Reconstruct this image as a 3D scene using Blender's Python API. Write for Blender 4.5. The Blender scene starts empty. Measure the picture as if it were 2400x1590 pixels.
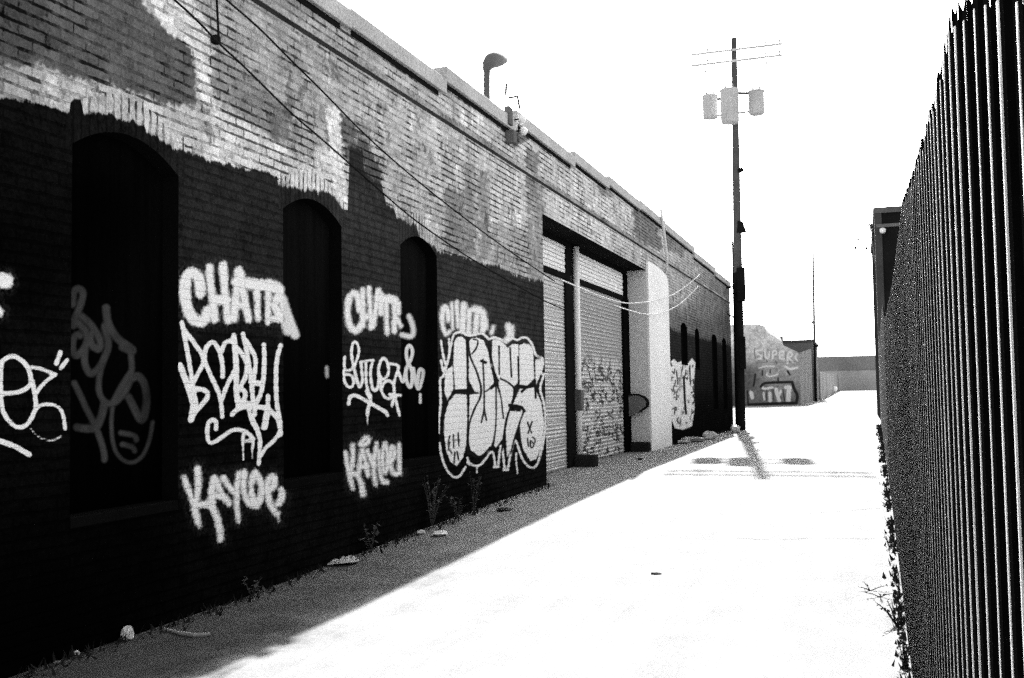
import bpy, math, random
import numpy as np
from mathutils import Vector, Matrix
random.seed(7); rng = np.random.RandomState(7)
S = bpy.context.scene

# ------------------------------------------------------------------ camera
F = 2383.0; CX = 1200.0; CY = 795.0                # photograph is 2400 x 1590
VX, VY = 2021.0, 909.5; RO = 0.0155                # alley vanishing point, roll
EYE = np.array([0.0, 0.0, 1.6])
fwd = np.array([VX-CX, -(VY-CY), -F]); fwd /= np.linalg.norm(fwd)
upc = np.array([-RO, 1.0, 0.0]); upc[2] = -(upc[0]*fwd[0]+upc[1]*fwd[1])/fwd[2]; upc /= np.linalg.norm(upc)
rgt = np.cross(fwd, upc)
R = np.stack([rgt, fwd, upc])                      # camera coords -> world
cam = bpy.data.cameras.new('camera'); co = bpy.data.objects.new('camera', cam); S.collection.objects.link(co)
cam.sensor_width = 36; cam.lens = F/2400*36; cam.clip_start = 0.05; cam.clip_end = 3000
co.matrix_world = Matrix.Translation(Vector(EYE)) @ Matrix([list(r) for r in R]).to_4x4()
S.camera = co
# ------------------------------------------------------------------ light
SUN = Vector((-0.18, 1.5, 1.0)).normalized()
w = bpy.data.worlds.new('World'); S.world = w; w.use_nodes = True
nt = w.node_tree; bg = nt.nodes['Background']
sky = nt.nodes.new('ShaderNodeTexSky'); sky.sky_type = 'NISHITA'; sky.sun_disc = False
sky.sun_elevation = math.asin(SUN.z); sky.sun_rotation = math.atan2(SUN.x, SUN.y) % (2*math.pi)
sky.dust_density = 3.0
bwn = nt.nodes.new('ShaderNodeRGBToBW')            # black-and-white film
nt.links.new(sky.outputs[0], bwn.inputs[0]); nt.links.new(bwn.outputs[0], bg.inputs[0])
bg.inputs[1].default_value = 0.12
sl = bpy.data.lights.new('sun', 'SUN'); sl.energy = 5.0; sl.angle = math.radians(0.5); sl.color = (1, 1, 1)
so = bpy.data.objects.new('sun', sl); S.collection.objects.link(so)
so.rotation_euler = SUN.to_track_quat('Z', 'Y').to_euler()
S.view_settings.view_transform = 'Standard'; S.view_settings.look = 'None'
S.view_settings.exposure = 2.2; S.view_settings.gamma = 1.0
try: S.cycles.use_denoising = False; S.cycles.use_adaptive_sampling = True; S.cycles.adaptive_threshold = 0.35; S.cycles.adaptive_min_samples = 40
except Exception: pass

# ------------------------------------------------------------------ projection helpers
def ray(px, py):
    d = R @ np.array([px-CX, -(py-CY), -F]); return d
def onX(px, py, X):                                # pixel -> point on the plane x = X
    d = ray(px, py); return EYE + d*(X/d[0])
def onY(px, py, Y):
    d = ray(px, py); return EYE + d*(Y/d[1])
GP = [(-200, 0), (7, 0), (12, .12), (18, .2), (30, .2), (40, .09), (124, .1), (250, 1.08), (420, 1.3), (2000, 1.3)]
def gz(Y): return float(np.interp(Y, [p[0] for p in GP], [p[1] for p in GP]))
def onG(px, py):
    d = ray(px, py); z = 0.0
    for _ in range(30):
        P = EYE + d*((z-1.6)/d[2]); z = 0.5*z + 0.5*gz(P[1])
    P[2] = gz(P[1]); return P
def project(P):                                    # (n,3) world -> (n,2) photo pixels
    c = (P-EYE) @ R
    return np.stack([CX + F*c[:, 0]/-c[:, 2], CY - F*c[:, 1]/-c[:, 2]], 1), -c[:, 2]

# ------------------------------------------------------------------ mesh helpers
class MB:
    def __init__(s): s.v = []; s.f = []; s.m = []
    def face(s, pts, m=0):
        i = len(s.v); s.v += [tuple(p) for p in pts]; s.f.append(tuple(range(i, i+len(pts)))); s.m.append(m)
    def box(s, x0, x1, y0, y1, z0, z1, m=0):
        i = len(s.v)
        s.v += [(x0,y0,z0),(x1,y0,z0),(x1,y1,z0),(x0,y1,z0),(x0,y0,z1),(x1,y0,z1),(x1,y1,z1),(x0,y1,z1)]
        for q in ((0,3,2,1),(4,5,6,7),(0,1,5,4),(1,2,6,5),(2,3,7,6),(3,0,4,7)):
            s.f.append(tuple(i+k for k in q)); s.m.append(m)
    def tube(s, pts, r, n=8, m=0, cap=True):
        pts = [Vector(p) for p in pts]; rs = r if isinstance(r, (list, tuple)) else [r]*len(pts)
        i0 = len(s.v); prev = None
        for k, p in enumerate(pts):
            t = (pts[min(k+1, len(pts)-1)]-pts[max(k-1, 0)]).normalized()
            if prev is None:
                a = Vector((0, 0, 1)) if abs(t.z) < .9 else Vector((1, 0, 0))
                u = t.cross(a).normalized()
            else: u = (prev - t*prev.dot(t)).normalized()
            prev = u; q = t.cross(u)
            for j in range(n):
                a = 2*math.pi*j/n; s.v.append(tuple(p + (u*math.cos(a)+q*math.sin(a))*rs[k]))
        for k in range(len(pts)-1):
            for j in range(n):
                a = i0+k*n+j; b = i0+k*n+(j+1) % n
                s.f.append((a, b, b+n, a+n)); s.m.append(m)
        if cap:
            s.f.append(tuple(i0+j for j in range(n))[::-1]); s.m.append(m)
            s.f.append(tuple(i0+(len(pts)-1)*n+j for j in range(n))); s.m.append(m)
    def build(s, name, mat, parent=None, smooth=False, bevel=0):
        me = bpy.data.meshes.new(name); me.from_pydata(s.v, [], s.f)
        for mm in (mat if isinstance(mat, (list, tuple)) else [mat]): me.materials.append(mm)
        me.polygons.foreach_set('material_index', s.m)
        if smooth: me.polygons.foreach_set('use_smooth', [True]*len(s.f))
        me.update()
        o = bpy.data.objects.new(name, me); S.collection.objects.link(o)
        if parent is not None:
            o.parent = parent
            if parent.type == 'EMPTY' or True: o.matrix_parent_inverse = parent.matrix_world.inverted() if parent.parent is None else Matrix.Identity(4)
        if bevel:
            bm = o.modifiers.new('bevel', 'BEVEL'); bm.width = bevel; bm.segments = 2; bm.limit_method = 'ANGLE'
        return o
def empty(name, loc, label, cat, group=None):
    o = bpy.data.objects.new(name, None); S.collection.objects.link(o); o.location = loc
    o.empty_display_size = .1
    o['label'] = label; o['category'] = cat
    if group: o['group'] = group
    bpy.context.view_layer.update()
    return o
def tag(o, label, cat, group=None, kind=None):
    if label: o['label'] = label
    if cat: o['category'] = cat
    if group: o['group'] = group
    if kind: o['kind'] = kind
    return o

# ------------------------------------------------------------------ materials
class NT:
    def __init__(s, name):
        s.mat = bpy.data.materials.new(name); s.mat.use_nodes = True
        s.t = s.mat.node_tree; s.bsdf = s.t.nodes['Principled BSDF']
    def n(s, t, **kw):
        x = s.t.nodes.new('ShaderNode'+t)
        for k, v in kw.items(): setattr(x, k, v)
        return x
    def l(s, a, b): s.t.links.new(a, b)
    def val(s, x, sock):
        if isinstance(x, (int, float)): sock.default_value = x
        else: s.l(x, sock)
    def math(s, op, a, b=0.0, c=0.0, clamp=False):
        x = s.n('Math', operation=op); x.use_clamp = clamp
        s.val(a, x.inputs[0]); s.val(b, x.inputs[1]); s.val(c, x.inputs[2]); return x.outputs[0]
    def mix(s, f, a, b):
        x = s.n('Mix'); x.data_type = 'FLOAT'; s.val(f, x.inputs[0]); s.val(a, x.inputs[2]); s.val(b, x.inputs[3]); return x.outputs[0]
    def smooth(s, v, a, b):
        if a > b: return s.math('SUBTRACT', 1.0, s.smooth(v, b, a))
        x = s.n('MapRange'); x.interpolation_type = 'SMOOTHSTEP'
        s.val(v, x.inputs[0]); x.inputs[1].default_value = a; x.inputs[2].default_value = b; return x.outputs[0]
    def obj(s): return s.n('TexCoord').outputs['Object']
    def noise(s, scale, detail=8, rough=.7, vec=None, centred=True):
        x = s.n('TexNoise'); x.inputs['Scale'].default_value = scale; x.inputs['Detail'].default_value = detail
        x.inputs['Roughness'].default_value = rough
        s.l(vec if vec is not None else s.obj(), x.inputs['Vector'])
        return s.math('SUBTRACT', x.outputs[0], .5) if centred else x.outputs[0]
    def attr(s, name):
        x = s.n('Attribute'); x.attribute_name = name; return x.outputs['Fac']
    def grey(s, v):
        c = s.n('CombineColor'); 
        for k in range(3): s.l(v, c.inputs[k])
        s.l(c.outputs[0], s.bsdf.inputs['Base Color'])
    def bump(s, h, dist, strength=.6):
        b = s.n('Bump'); b.inputs['Distance'].default_value = dist; b.inputs['Strength'].default_value = strength
        s.l(h, b.inputs['Height']); s.l(b.outputs[0], s.bsdf.inputs['Normal'])
    def fin(s, rough=.9, spec=0.05, metal=0):
        s.bsdf.inputs['Roughness'].default_value = rough
        s.bsdf.inputs['Specular IOR Level'].default_value = spec
        s.bsdf.inputs['Metallic'].default_value = metal
        return s.mat
_g = {}
def G(v, rough=.85, spec=.1, amp=.7, scale=9, metal=0, patch=.6, bump=0.002):
    key = (v, rough, spec, amp, scale, metal, patch)
    if key in _g: return _g[key]
    m = NT('grey_%03d' % int(v*1000))
    a = m.noise(scale*4, 10, .85); b = m.noise(scale*.12, 4, .6)
    f = m.math('ADD', 1.0, m.math('ADD', m.math('MULTIPLY', a, amp*2), m.math('MULTIPLY', b, patch*2)))
    m.grey(m.math('MULTIPLY', m.math('MAXIMUM', f, .15), v))
    if bump: m.bump(a, bump)
    _g[key] = m.fin(rough, spec, metal); return _g[key]

def brick_bits(m, scale=1.0, axes=('Y', 'Z')):
    sep = m.n('SeparateXYZ'); m.l(m.obj(), sep.inputs[0])
    cmb = m.n('CombineXYZ')
    wob = m.noise(2.6, 4, .6); wob2 = m.noise(19, 3, .6)
    zz = m.math('ADD', sep.outputs[axes[1]], m.math('ADD', m.math('MULTIPLY', wob, .020), m.math('MULTIPLY', wob2, .010)))
    yy = m.math('ADD', sep.outputs[axes[0]], m.math('MULTIPLY', m.noise(11, 3, .6), .05))
    m.l(yy, cmb.inputs[0]); m.l(zz, cmb.inputs[1])
    b = m.n('TexBrick'); m.l(cmb.outputs[0], b.inputs['Vector'])
    b.inputs['Color1'].default_value = (0, 0, 0, 1); b.inputs['Color2'].default_value = (1, 1, 1, 1); b.inputs['Mortar'].default_value = (.5, .5, .5, 1)
    b.inputs['Scale'].default_value = scale; b.inputs['Mortar Size'].default_value = .009; b.inputs['Mortar Smooth'].default_value = .35
    b.inputs['Brick Width'].default_value = .225; b.inputs['Row Height'].default_value = .0775
    rb = m.n('RGBToBW'); m.l(b.outputs['Color'], rb.inputs[0])
    # horizontal bed joints of uneven width, upright joints that come and go
    d = m.math('PINGPONG', zz, .03875)
    wd = m.math('ADD', .0092, m.math('MULTIPLY', m.noise(5.5, 5, .7), .036))
    bed = m.math('SUBTRACT', 1.0, m.smooth(m.math('SUBTRACT', d, wd), -.002, .004))
    up = m.math('MULTIPLY', b.outputs['Fac'], m.smooth(m.noise(7, 4, .7), -.10, .08))
    j = m.math('MAXIMUM', bed, up)
    dv = m.math('PINGPONG', yy, .0375); sol = m.math('SUBTRACT', 1.0, m.smooth(m.math('SUBTRACT', dv, wd), -.002, .004))
    j = m.mix(m.math('GREATER_THAN', m.attr('arch'), .5), j, sol)
    return rb.outputs[0], j

def wall_material():
    m = NT('painted_brick')
    rnd, mort = brick_bits(m)
    speck = m.noise(38, 10, .85); mid = m.noise(6, 6, .7); big = m.noise(1.3, 5, .6); thick = m.noise(2.0, 6, .72)
    # upper, weathered pale paint; 'tone' holds the paint patches and baked-in vignette
    up = m.math('MINIMUM', m.math('MULTIPLY', m.attr('tone'), 1.18), .76)
    pn = m.noise(3.5, 9, .75, None); up = m.mix(m.smooth(pn, .07, .10), up, m.math('MULTIPLY', up, .5))
    pn2 = m.noise(2.2, 9, .74, None); up = m.mix(m.smooth(pn2, .09, .12), up, m.math('MINIMUM', m.math('MULTIPLY', up, 1.5), .78))
    mpv = m.n('Mapping'); m.l(m.obj(), mpv.inputs[0]); mpv.inputs['Scale'].default_value = (1, 4.5, .55); drip = m.noise(1.0, 7, .7, mpv.outputs[0])
    k = m.math('ADD', 1.0, m.math('MULTIPLY', m.math('SUBTRACT', rnd, .5), .36))
    k = m.math('ADD', k, m.math('ADD', m.math('MULTIPLY', speck, 3.3), m.math('ADD', m.math('MULTIPLY', mid, 1.4), m.math('ADD', m.math('MULTIPLY', big, .2), m.math('MULTIPLY', drip, .9)))))
    up = m.math('MULTIPLY', up, m.math('MAXIMUM', k, .12))
    hid = m.math('SUBTRACT', 1.0, m.math('MULTIPLY', m.smooth(m.attr('tone'), .50, .62), .5)); mort = m.math('MULTIPLY', mort, hid)
    joint = m.math('MULTIPLY', mort, m.math('ADD', m.smooth(thick, -.06, .10), .22, clamp=True))
    up = m.mix(m.math('MULTIPLY', joint, .95), up, m.math('MULTIPLY', up, .05))
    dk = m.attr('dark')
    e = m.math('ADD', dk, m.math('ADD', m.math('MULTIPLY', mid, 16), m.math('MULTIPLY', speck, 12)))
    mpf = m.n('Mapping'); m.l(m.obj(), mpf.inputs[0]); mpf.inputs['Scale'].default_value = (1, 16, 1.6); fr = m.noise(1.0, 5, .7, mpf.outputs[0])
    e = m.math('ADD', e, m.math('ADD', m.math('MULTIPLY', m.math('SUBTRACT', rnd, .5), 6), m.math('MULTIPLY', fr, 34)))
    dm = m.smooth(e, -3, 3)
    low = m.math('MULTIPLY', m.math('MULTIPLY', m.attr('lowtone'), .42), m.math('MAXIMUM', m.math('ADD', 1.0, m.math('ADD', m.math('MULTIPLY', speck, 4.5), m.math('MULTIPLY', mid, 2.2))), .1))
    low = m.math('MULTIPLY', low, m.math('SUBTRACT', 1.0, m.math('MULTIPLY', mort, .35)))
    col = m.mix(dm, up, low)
    n1 = m.math('SUBTRACT', m.math('ADD', m.math('MULTIPLY', speck, 6), m.math('MULTIPLY', mid, 3)), m.math('MULTIPLY', mort, .7))
    ws = m.smooth(m.math('ADD', m.attr('soft'), m.math('MULTIPLY', m.math('ADD', speck, m.math('MULTIPLY', mid, .5)), 22)), -5.5, 3.0)
    wh = m.math('MULTIPLY', m.math('ADD', 1.0, m.math('MULTIPLY', speck, .5)), .76)
    halo = m.math('MULTIPLY', m.smooth(m.attr('soft'), -26, 2), m.math('MAXIMUM', m.math('ADD', .015, m.math('MULTIPLY', speck, .40)), 0))
    col = m.mix(halo, col, .5)
    col = m.mix(ws, col, wh)
    w1 = m.smooth(m.math('ADD', m.attr('white'), n1), -1.4, 1.6)
    col = m.mix(w1, col, wh)
    gr = m.smooth(m.math('ADD', m.attr('grey'), n1), -4, 3)
    col = m.mix(m.math('MULTIPLY', gr, m.math('ADD', .6, m.math('MULTIPLY', speck, 1.2))), col, .12)
    k1 = m.smooth(m.math('ADD', m.attr('black'), m.math('ADD', n1, m.math('MULTIPLY', mort, .9))), -1.8, 1.2)
    col = m.mix(k1, col, .012)
    m.grey(m.math('MAXIMUM', col, .001))
    h = m.math('SUBTRACT', m.math('MULTIPLY', speck, .6), m.math('MULTIPLY', mort, 1.0))
    m.bump(h, .006, .8)
    return m.fin(.95, .0)

# ------------------------------------------------------------------ graffiti strokes (traced on the wall, photo pixels)
def T(x0, y0, s): return lambda pts: [(x0+a/s, y0+b/s) for a, b in pts]
def smoothline(p, it=2):
    p = [np.array(q, float) for q in p]
    if len(p) < 3: return p
    for _ in range(it):
        q = [p[0]]
        for a, b in zip(p[:-1], p[1:]): q += [a*.75+b*.25, a*.25+b*.75]
        q.append(p[-1]); p = q
    return p
ST = {'white': [], 'soft': [], 'grey': [], 'black': []}
def add(ch, tr, s, hw, *lines, sm=True):
    for L in lines:
        if L and isinstance(L[-1], (int, float)): h = L[-1]; L = L[:-1]
        else: h = hw
        p = tr([(a, b) for a, b in L])
        ST[ch].append((smoothline(p) if sm else [np.array(q) for q in p], h/s))
sA = 2.6133; A = T(0, 550, sA)
add('white', A, sA, 14,
 [(-40,850),(-10,800),(30,757),(80,742),(130,765),(165,805),(185,850),(192,900),(175,935),(130,962),(70,975),(-20,972)],
 [(10,790),(3,850),(3,950),(8,1040),(22,1095),(60,1152),(110,1185),(160,1172),(192,1130),(212,1080),(222,1050),(215,990),(206,940),(200,900)],
 [(195,812),(260,825),(342,857),11], [(342,857),(282,898),(238,945),(216,990),11],
 [(215,1075),(255,1040),(320,1040),(368,1062),(388,1105),(400,1190),11],
 [(185,1185),(215,1225),(270,1258),(330,1262),(375,1235),5],
 [(370,722),(345,790),14], [(412,768),(372,820),13], [(-10,1262),(70,1288),(130,1318),(178,1348),17])
add('soft', A, sA, 45, [(10,280),(30,285)], [(-30,440),(-5,480),20])
add('soft', B, sB, 9, [(1375,1000),(1378,1080)]) if False else None
add('grey', A, sA, 17,
 [(445,430),(448,350),(480,325),(512,350),(500,410),(480,470),(455,510),(450,560)],
 [(455,530),(500,560),(540,610),(530,670),(500,720),(465,750),(445,720),(445,640),(470,610),(490,620)],
 [(500,500),(550,540),(590,600),(620,660),(610,710),(570,690),(550,650),(560,610)],
 [(650,450),(655,530),(690,600),(740,660),(800,690),(820,720),(750,690),20],
 [(520,700),(515,790),(550,865),(600,830),(640,760),(670,680),(640,560)],
 [(640,760),(610,850),(600,960),(640,1030),(700,1040),(760,980),(800,900),(810,830),(800,720),14],
 [(810,880),(850,860),(890,920),(900,1010),(890,1100),(865,1150),(830,1080),(790,1000),20],
 [(455,910),(500,1000),(540,1090),(580,1160),(610,1240),(640,1340),(640,1380),15],
 [(640,1030),(620,1120),(590,1190),(520,1190),(470,1180),20],
 [(690,1060),(680,1150),(690,1290),(730,1370),(800,1405),(870,1370),(915,1270),(935,1150),8],
 [(740,1215),(830,1230),(835,1260),12], [(750,1285),(815,1300),(825,1325),12], [(800,850),(740,940),(700,1020)])
sB = 3.5636; B = T(380, 580, sB); C_ = T(380, 950, sB)
add('soft', B, sB, 40,
 [(320,380),(318,300),(285,225),(230,205),(195,260),(190,400),(212,520),(260,605),(315,630),(362,600),(385,530)],
 [(395,170),(412,350),(440,600),26], [(510,150),(522,350),(552,612),27], [(430,440),(540,440),36],
 [(640,195),(625,350),(598,590),30], [(655,220),(680,420),(725,600),26], [(600,480),(700,490),24],
 [(620,290),(940,330),40], [(790,330),(800,600),20], [(885,330),(885,625),20], [(890,300),(975,330),(990,390),(960,440),30],
 [(930,480),(990,580),26], [(885,595),(1000,600),20], [(960,330),(990,350),30],
 [(1005,430),(1035,530),(1080,650),(1110,730),34], [(1040,640),(1050,700),34])
add('white', B, sB, 19,
 [(165,625),(190,760),(225,950),(252,1110)], [(185,690),(270,800),(350,920),(342,980),(275,1100),(250,1150)],
 [(150,985),(200,1120),(242,1240),(265,1330),(240,1440),26], [(260,1180),(340,1185),(385,1215),(372,1275),(300,1345),(262,1400),20], [(240,1150),(270,1320),34],
 [(352,960),(358,850),(408,785),(455,810),(490,900),(507,1000),(505,1080)],
 [(360,960),(400,1060),(450,1160),(490,1260),(502,1415)], [(502,1260),(542,1150),(600,1040)],
 [(490,880),(520,800),(560,780),(590,790)], [(598,740),(610,850),(620,1000),(618,1200),(640,1340),24],
 [(610,820),(680,905),(712,980),(702,1080),(645,1180),(695,1200),(695,1260),(650,1310)],
 [(675,725),(710,880),(738,1050),(752,1200),(762,1310)], [(685,760),(755,860),(788,950),(765,1095)],
 [(850,815),(855,950),(845,1130),(820,1240),(770,1330)], [(745,1130),(830,1140),24],
 [(990,820),(955,930),(950,1100),(955,1300),(978,1420)], [(885,1240),(882,1320)],
 [(585,1395),(640,1340),(740,1330),(860,1335),(950,1400),(985,1480),(988,1560),20], [(720,1340),(750,1460),(800,1540),(822,1620)],
 [(880,1340),(870,1420),(855,1505),26], [(780,1310),(772,1395)], [(640,1300),(760,1320),30])
add('white', C_, sB, 18,
 [(450,200),(455,140),(420,115),(380,150),(374,250),(395,322),(440,310),(520,250),(590,205),(650,205),(720,230),(762,285)],
 [(680,230),(674,320),14], [(674,320),(680,460),8], [(762,300),(752,380),12], [(752,370),(755,455),5], [(700,300),(750,300),14],
 [(740,90),(790,180),(818,270),(814,400),(806,490)], [(988,130),(988,230),(930,300),(860,360),(825,420),16])
add('soft', C_, sB, 20,
 [(185,610),(225,720),(270,850),(295,970)], [(302,970),(315,1010),8], [(295,530),(305,640),(290,780),(265,870),22],
 [(290,835),(410,820),(455,930),(485,1040),(490,1120)], [(435,615),(410,720),(420,830),22], [(445,620),(500,750),(560,820),20], [(410,740),(520,770),20],
 [(515,605),(560,690),(620,740),17], [(640,570),(622,740),(625,860),(635,965),17], [(685,560),(680,720),(720,830),(790,840),20],
 [(780,560),(742,640),(747,780),(790,830),(832,760),(828,640),(780,560),20],
 [(880,710),(935,690),(942,620),(912,585),(880,640),(882,760),(920,870),(965,910),20], [(1000,710),(1005,775),(970,820),22], [(970,920),(975,965),6])
add('soft', B, sB, 11, [(1375,1005),(1378,1075)])
sD = 2.6133; D = T(760, 600, sD)
add('soft', D, sD, 16,
 [(215,330),(205,240),(172,222),(145,280),(142,380),(165,445),(205,462),(228,420)], [(235,210),(235,430),12], [(275,200),(290,440),13], [(235,370),(290,370),13],
 [(330,215),(300,430),14], [(345,240),(348,350),16], [(330,255),(430,270),22], [(380,270),(385,470),11], [(430,280),(430,460),13],
 [(455,290),(455,350),12], [(440,380),(470,430),11], [(520,370),(548,440),(542,500),(480,485),13])
add('white', D, sD, 9,
 [(125,620),(120,700),(170,700),(200,640),(218,570),(190,515),(165,560),(170,640),(200,760),(215,815),(237,770),(225,660)],
 [(120,700),(122,780),(160,812),(185,780),(170,730),(130,728)], [(220,650),(300,640)], [(255,650),(255,800),(285,860)],
 [(300,640),(280,700),(290,800),(310,840),(338,780),(330,700),(345,640),(370,620),(397,680),(390,740),(350,760),(330,700)],
 [(345,760),(345,820),(378,880),(422,870),(432,800),(400,760),(365,775),(355,805)],
 [(400,660),(462,668),(440,730),(425,780),(432,860),(460,975)], [(400,848),(466,855)], [(430,850),(415,920)],
 [(450,700),(485,795),(500,690),(530,640),(545,580),(520,540),(500,580),(508,650),(540,700),(538,790),(522,812),(500,760),(500,690)],
 [(545,690),(565,800),(580,825),(605,740),(608,700),(580,690),(572,780)], [(588,850),(588,898),8],
 [(150,905),(155,862),(190,850),(240,880),(310,920),(370,950),(388,975),12], [(260,830),(290,890),(268,930),(265,975),12], [(265,970),(265,1030),5])
add('soft', D, sD, 9,
 [(130,1210),(150,1320),(175,1425)], [(175,1160),(177,1260),(155,1340)], [(175,1330),(220,1360),(240,1460),11], [(232,1190),(210,1335)], [(235,1190),(268,1345)], [(215,1290),(262,1290)],
 [(262,1190),(295,1265)], [(320,1145),(300,1280),(312,1400)], [(335,1200),(345,1380),(385,1385)], [(370,1150),(352,1250),(370,1350),(395,1260),(378,1150),(370,1150)],
 [(405,1260),(432,1230),(425,1160),(402,1190),(405,1300),(430,1340),(460,1330),10], [(457,1155),(462,1325)], [(222,1152),(250,1112),(280,1117),(262,1155),(226,1162),(222,1150)])
sE = 2.9029; E_ = T(980, 650, sE)
add('soft', E_, sE, 12,
 [(205,290),(200,215),(172,195),(160,320),(188,392),(212,372)], [(230,180),(236,350),9], [(262,170),(272,340),10], [(310,190),(300,360),18], [(350,230),(345,380),14],
 [(380,220),(440,230),(455,340),20], [(400,250),(392,372),16], [(510,335),(500,380),8], [(440,300),(440,360),16], [(615,330),(625,400),(600,430),16], [(640,340),(640,400),10])
add('white', E_, sE, 8, [(155,430),(170,540),(190,600)], [(210,420),(215,520),(192,600),(170,640)], [(155,565),(170,640)],
 [(165,680),(147,690),(152,780),(155,870),(141,960),(140,1060)], [(145,1130),(165,1250),(205,1330),(250,1368),(290,1350),(322,1290)],
 [(335,1260),(400,1290),(445,1262),(490,1190),(512,1188),(525,1290)], [(515,1290),(547,1290)], [(545,1290),(552,1200),(568,1120),(590,1310)], [(580,1310),(612,1310)],
 [(610,1310),(630,1190),(660,1085),(690,1190),(722,1265),(770,1302),(808,1288),(840,1180),(865,1050),(868,930),(850,830),(825,760),(850,680),(858,658)],
 [(828,650),(855,665)], [(835,650),(858,550),(800,532)], [(800,532),(775,450),(742,412),(700,412),(672,432),(640,408),(600,445),(515,402),(482,430),(462,400),(430,378),(380,395),(335,400),(300,370),(255,378),(235,400),(218,500),(200,590),(168,680)],
 [(668,1200),(665,1240),(676,1335),6], [(335,1230),(350,1275),8], [(400,1290),(400,1330),5])
POLY = [[(245,440),(268,408),(295,402),(325,430),(335,600),(335,760),(250,765),(240,600)],
 [(185,640),(235,600),(240,760),(200,840),(178,780)],
 [(250,795),(330,800),(335,960),(325,1150),(305,1230),(262,1285),(222,1260),(190,1180),(175,1050),(180,950),(208,850)],
 [(345,440),(365,415),(400,410),(445,430),(475,500),(500,640),(520,720),(440,790),(385,780),(345,700)],
 [(440,790),(540,740),(562,900),(520,1080),(480,1190),(420,1222),(360,1180),(345,1120),(345,1020),(350,800)],
 [(505,420),(560,430),(610,480),(640,455),(682,455),(690,700),(640,760),(560,720),(500,600)],
 [(688,465),(720,448),(760,458),(782,500),(790,690),(740,740),(690,730)],
 [(550,710),(650,755),(640,860),(600,960),(575,1100),(530,1160),(510,1140),(545,950)],
 [(620,910),(715,915),(640,1150),(605,1230),(595,1040)],
 [(715,765),(790,750),(838,850),(858,1000),(842,1150),(805,1235),(765,1252),(712,1170),(690,1050),(698,920)],
 [(795,560),(850,560),(830,670),(800,740)], [(640,880),(690,760),(720,760),(700,880)]]
FILL = [E_(p) for p in POLY]
# pale patch and drips on the far part of the wall
FILL.append([(1570,848),(1580,842),(1588,850),(1600,846),(1612,852),(1622,840),(1630,850),(1626,900),(1628,960),(1622,1000),(1600,1008),(1582,1004),(1572,980)])
add('black', E_, sE, 5,
 [(330,420),(337,780)], [(248,775),(370,770),9], [(340,430),(350,540),(400,640),(440,790),(380,900),(345,1000),(335,1150),(345,1200),6],
 [(375,422),(412,430),(395,490),(365,522)], [(440,560),(450,760),(450,900),(430,990)], [(450,900),(465,975)], [(430,570),(460,582),9],
 [(480,480),(500,560),(530,700),(500,760)], [(550,470),(552,660)], [(625,480),(635,680)], [(680,540),(685,720)],
 [(560,690),(620,720),(662,762),(640,860),(600,960),(580,1100),(570,1180),6], [(500,760),(525,718),(560,780),(580,960)], [(530,730),(532,1000),(508,1170)],
 [(622,872),(700,880),(722,910),10], [(720,910),(665,1060),(630,1200)], [(705,780),(740,745),(795,730),8], [(795,700),(800,820),7], [(690,1030),(698,1150),(740,1250)],
 [(215,1080),(200,1150),(230,1200)], [(240,1070),(242,1160)], [(272,1060),(277,1150)], [(235,1110),(282,1105)], [(250,1190),(245,1270)], [(265,1185),(275,1240)], [(205,1180),(215,1120)],
 [(745,990),(772,1062)], [(775,985),(748,1062)], [(780,1090),(803,1110),(770,1180),(758,1100),(790,1140)], [(745,1100),(750,1150)],
 [(340,1200),(365,1195),(385,1225),(440,1220),(490,1160),8])
add('black', T(1520,560,2.903), 2.903, 7, [(240,940),(245,1080),(255,1190)], [(190,900),(200,990),4], [(280,860),(285,1000),4])

_r = random.Random(12)
for _ in range(46):
    x = _r.uniform(1574, 1628); y = _r.uniform(852, 1000); a = _r.uniform(0, 6.3); L = _r.uniform(4, 16)
    ST['black'].append(([np.array([x, y]), np.array([x+L*.4*math.cos(a), y+L*math.sin(a)]), np.array([x+L*.5*math.cos(a+1), y+L*1.3*math.sin(a+.8)])], _r.uniform(.4, 1.4)))
def seg_field(P, strokes):
    out = np.full(len(P), -60.0)
    for pts, hw in strokes:
        pts = np.array(pts); lo = pts.min(0)-hw-40; hi = pts.max(0)+hw+40
        idx = np.nonzero((P[:, 0] > lo[0]) & (P[:, 0] < hi[0]) & (P[:, 1] > lo[1]) & (P[:, 1] < hi[1]))[0]
        if not len(idx): continue
        Q = P[idx]; best = np.full(len(idx), 1e9)
        if len(pts) == 1: best = np.hypot(*(Q-pts[0]).T)
        for a, b in zip(pts[:-1], pts[1:]):
            d = b-a; L = d@d+1e-9
            t = np.clip(((Q-a)@d)/L, 0, 1)
            best = np.minimum(best, np.hypot(*(Q-a-t[:, None]*d).T))
        out[idx] = np.maximum(out[idx], hw-best)
    return out
def poly_field(P, polys):
    out = np.full(len(P), -60.0)
    for poly in polys:
        p = np.array(poly, float); lo = p.min(0)-30; hi = p.max(0)+30
        idx = np.nonzero((P[:, 0] > lo[0]) & (P[:, 0] < hi[0]) & (P[:, 1] > lo[1]) & (P[:, 1] < hi[1]))[0]
        if not len(idx): continue
        Q = P[idx]; best = np.full(len(idx), 1e9); ins = np.zeros(len(idx), bool)
        for a, b in zip(p, np.roll(p, -1, 0)):
            d = b-a; t = np.clip(((Q-a)@d)/(d@d+1e-9), 0, 1)
            best = np.minimum(best, np.hypot(*(Q-a-t[:, None]*d).T))
            c = ((a[1] > Q[:, 1]) != (b[1] > Q[:, 1])) & (Q[:, 0] < (b[0]-a[0])*(Q[:, 1]-a[1])/(b[1]-a[1]+1e-12)+a[0])
            ins ^= c
        out[idx] = np.maximum(out[idx], np.where(ins, best, -best))
    return out
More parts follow.
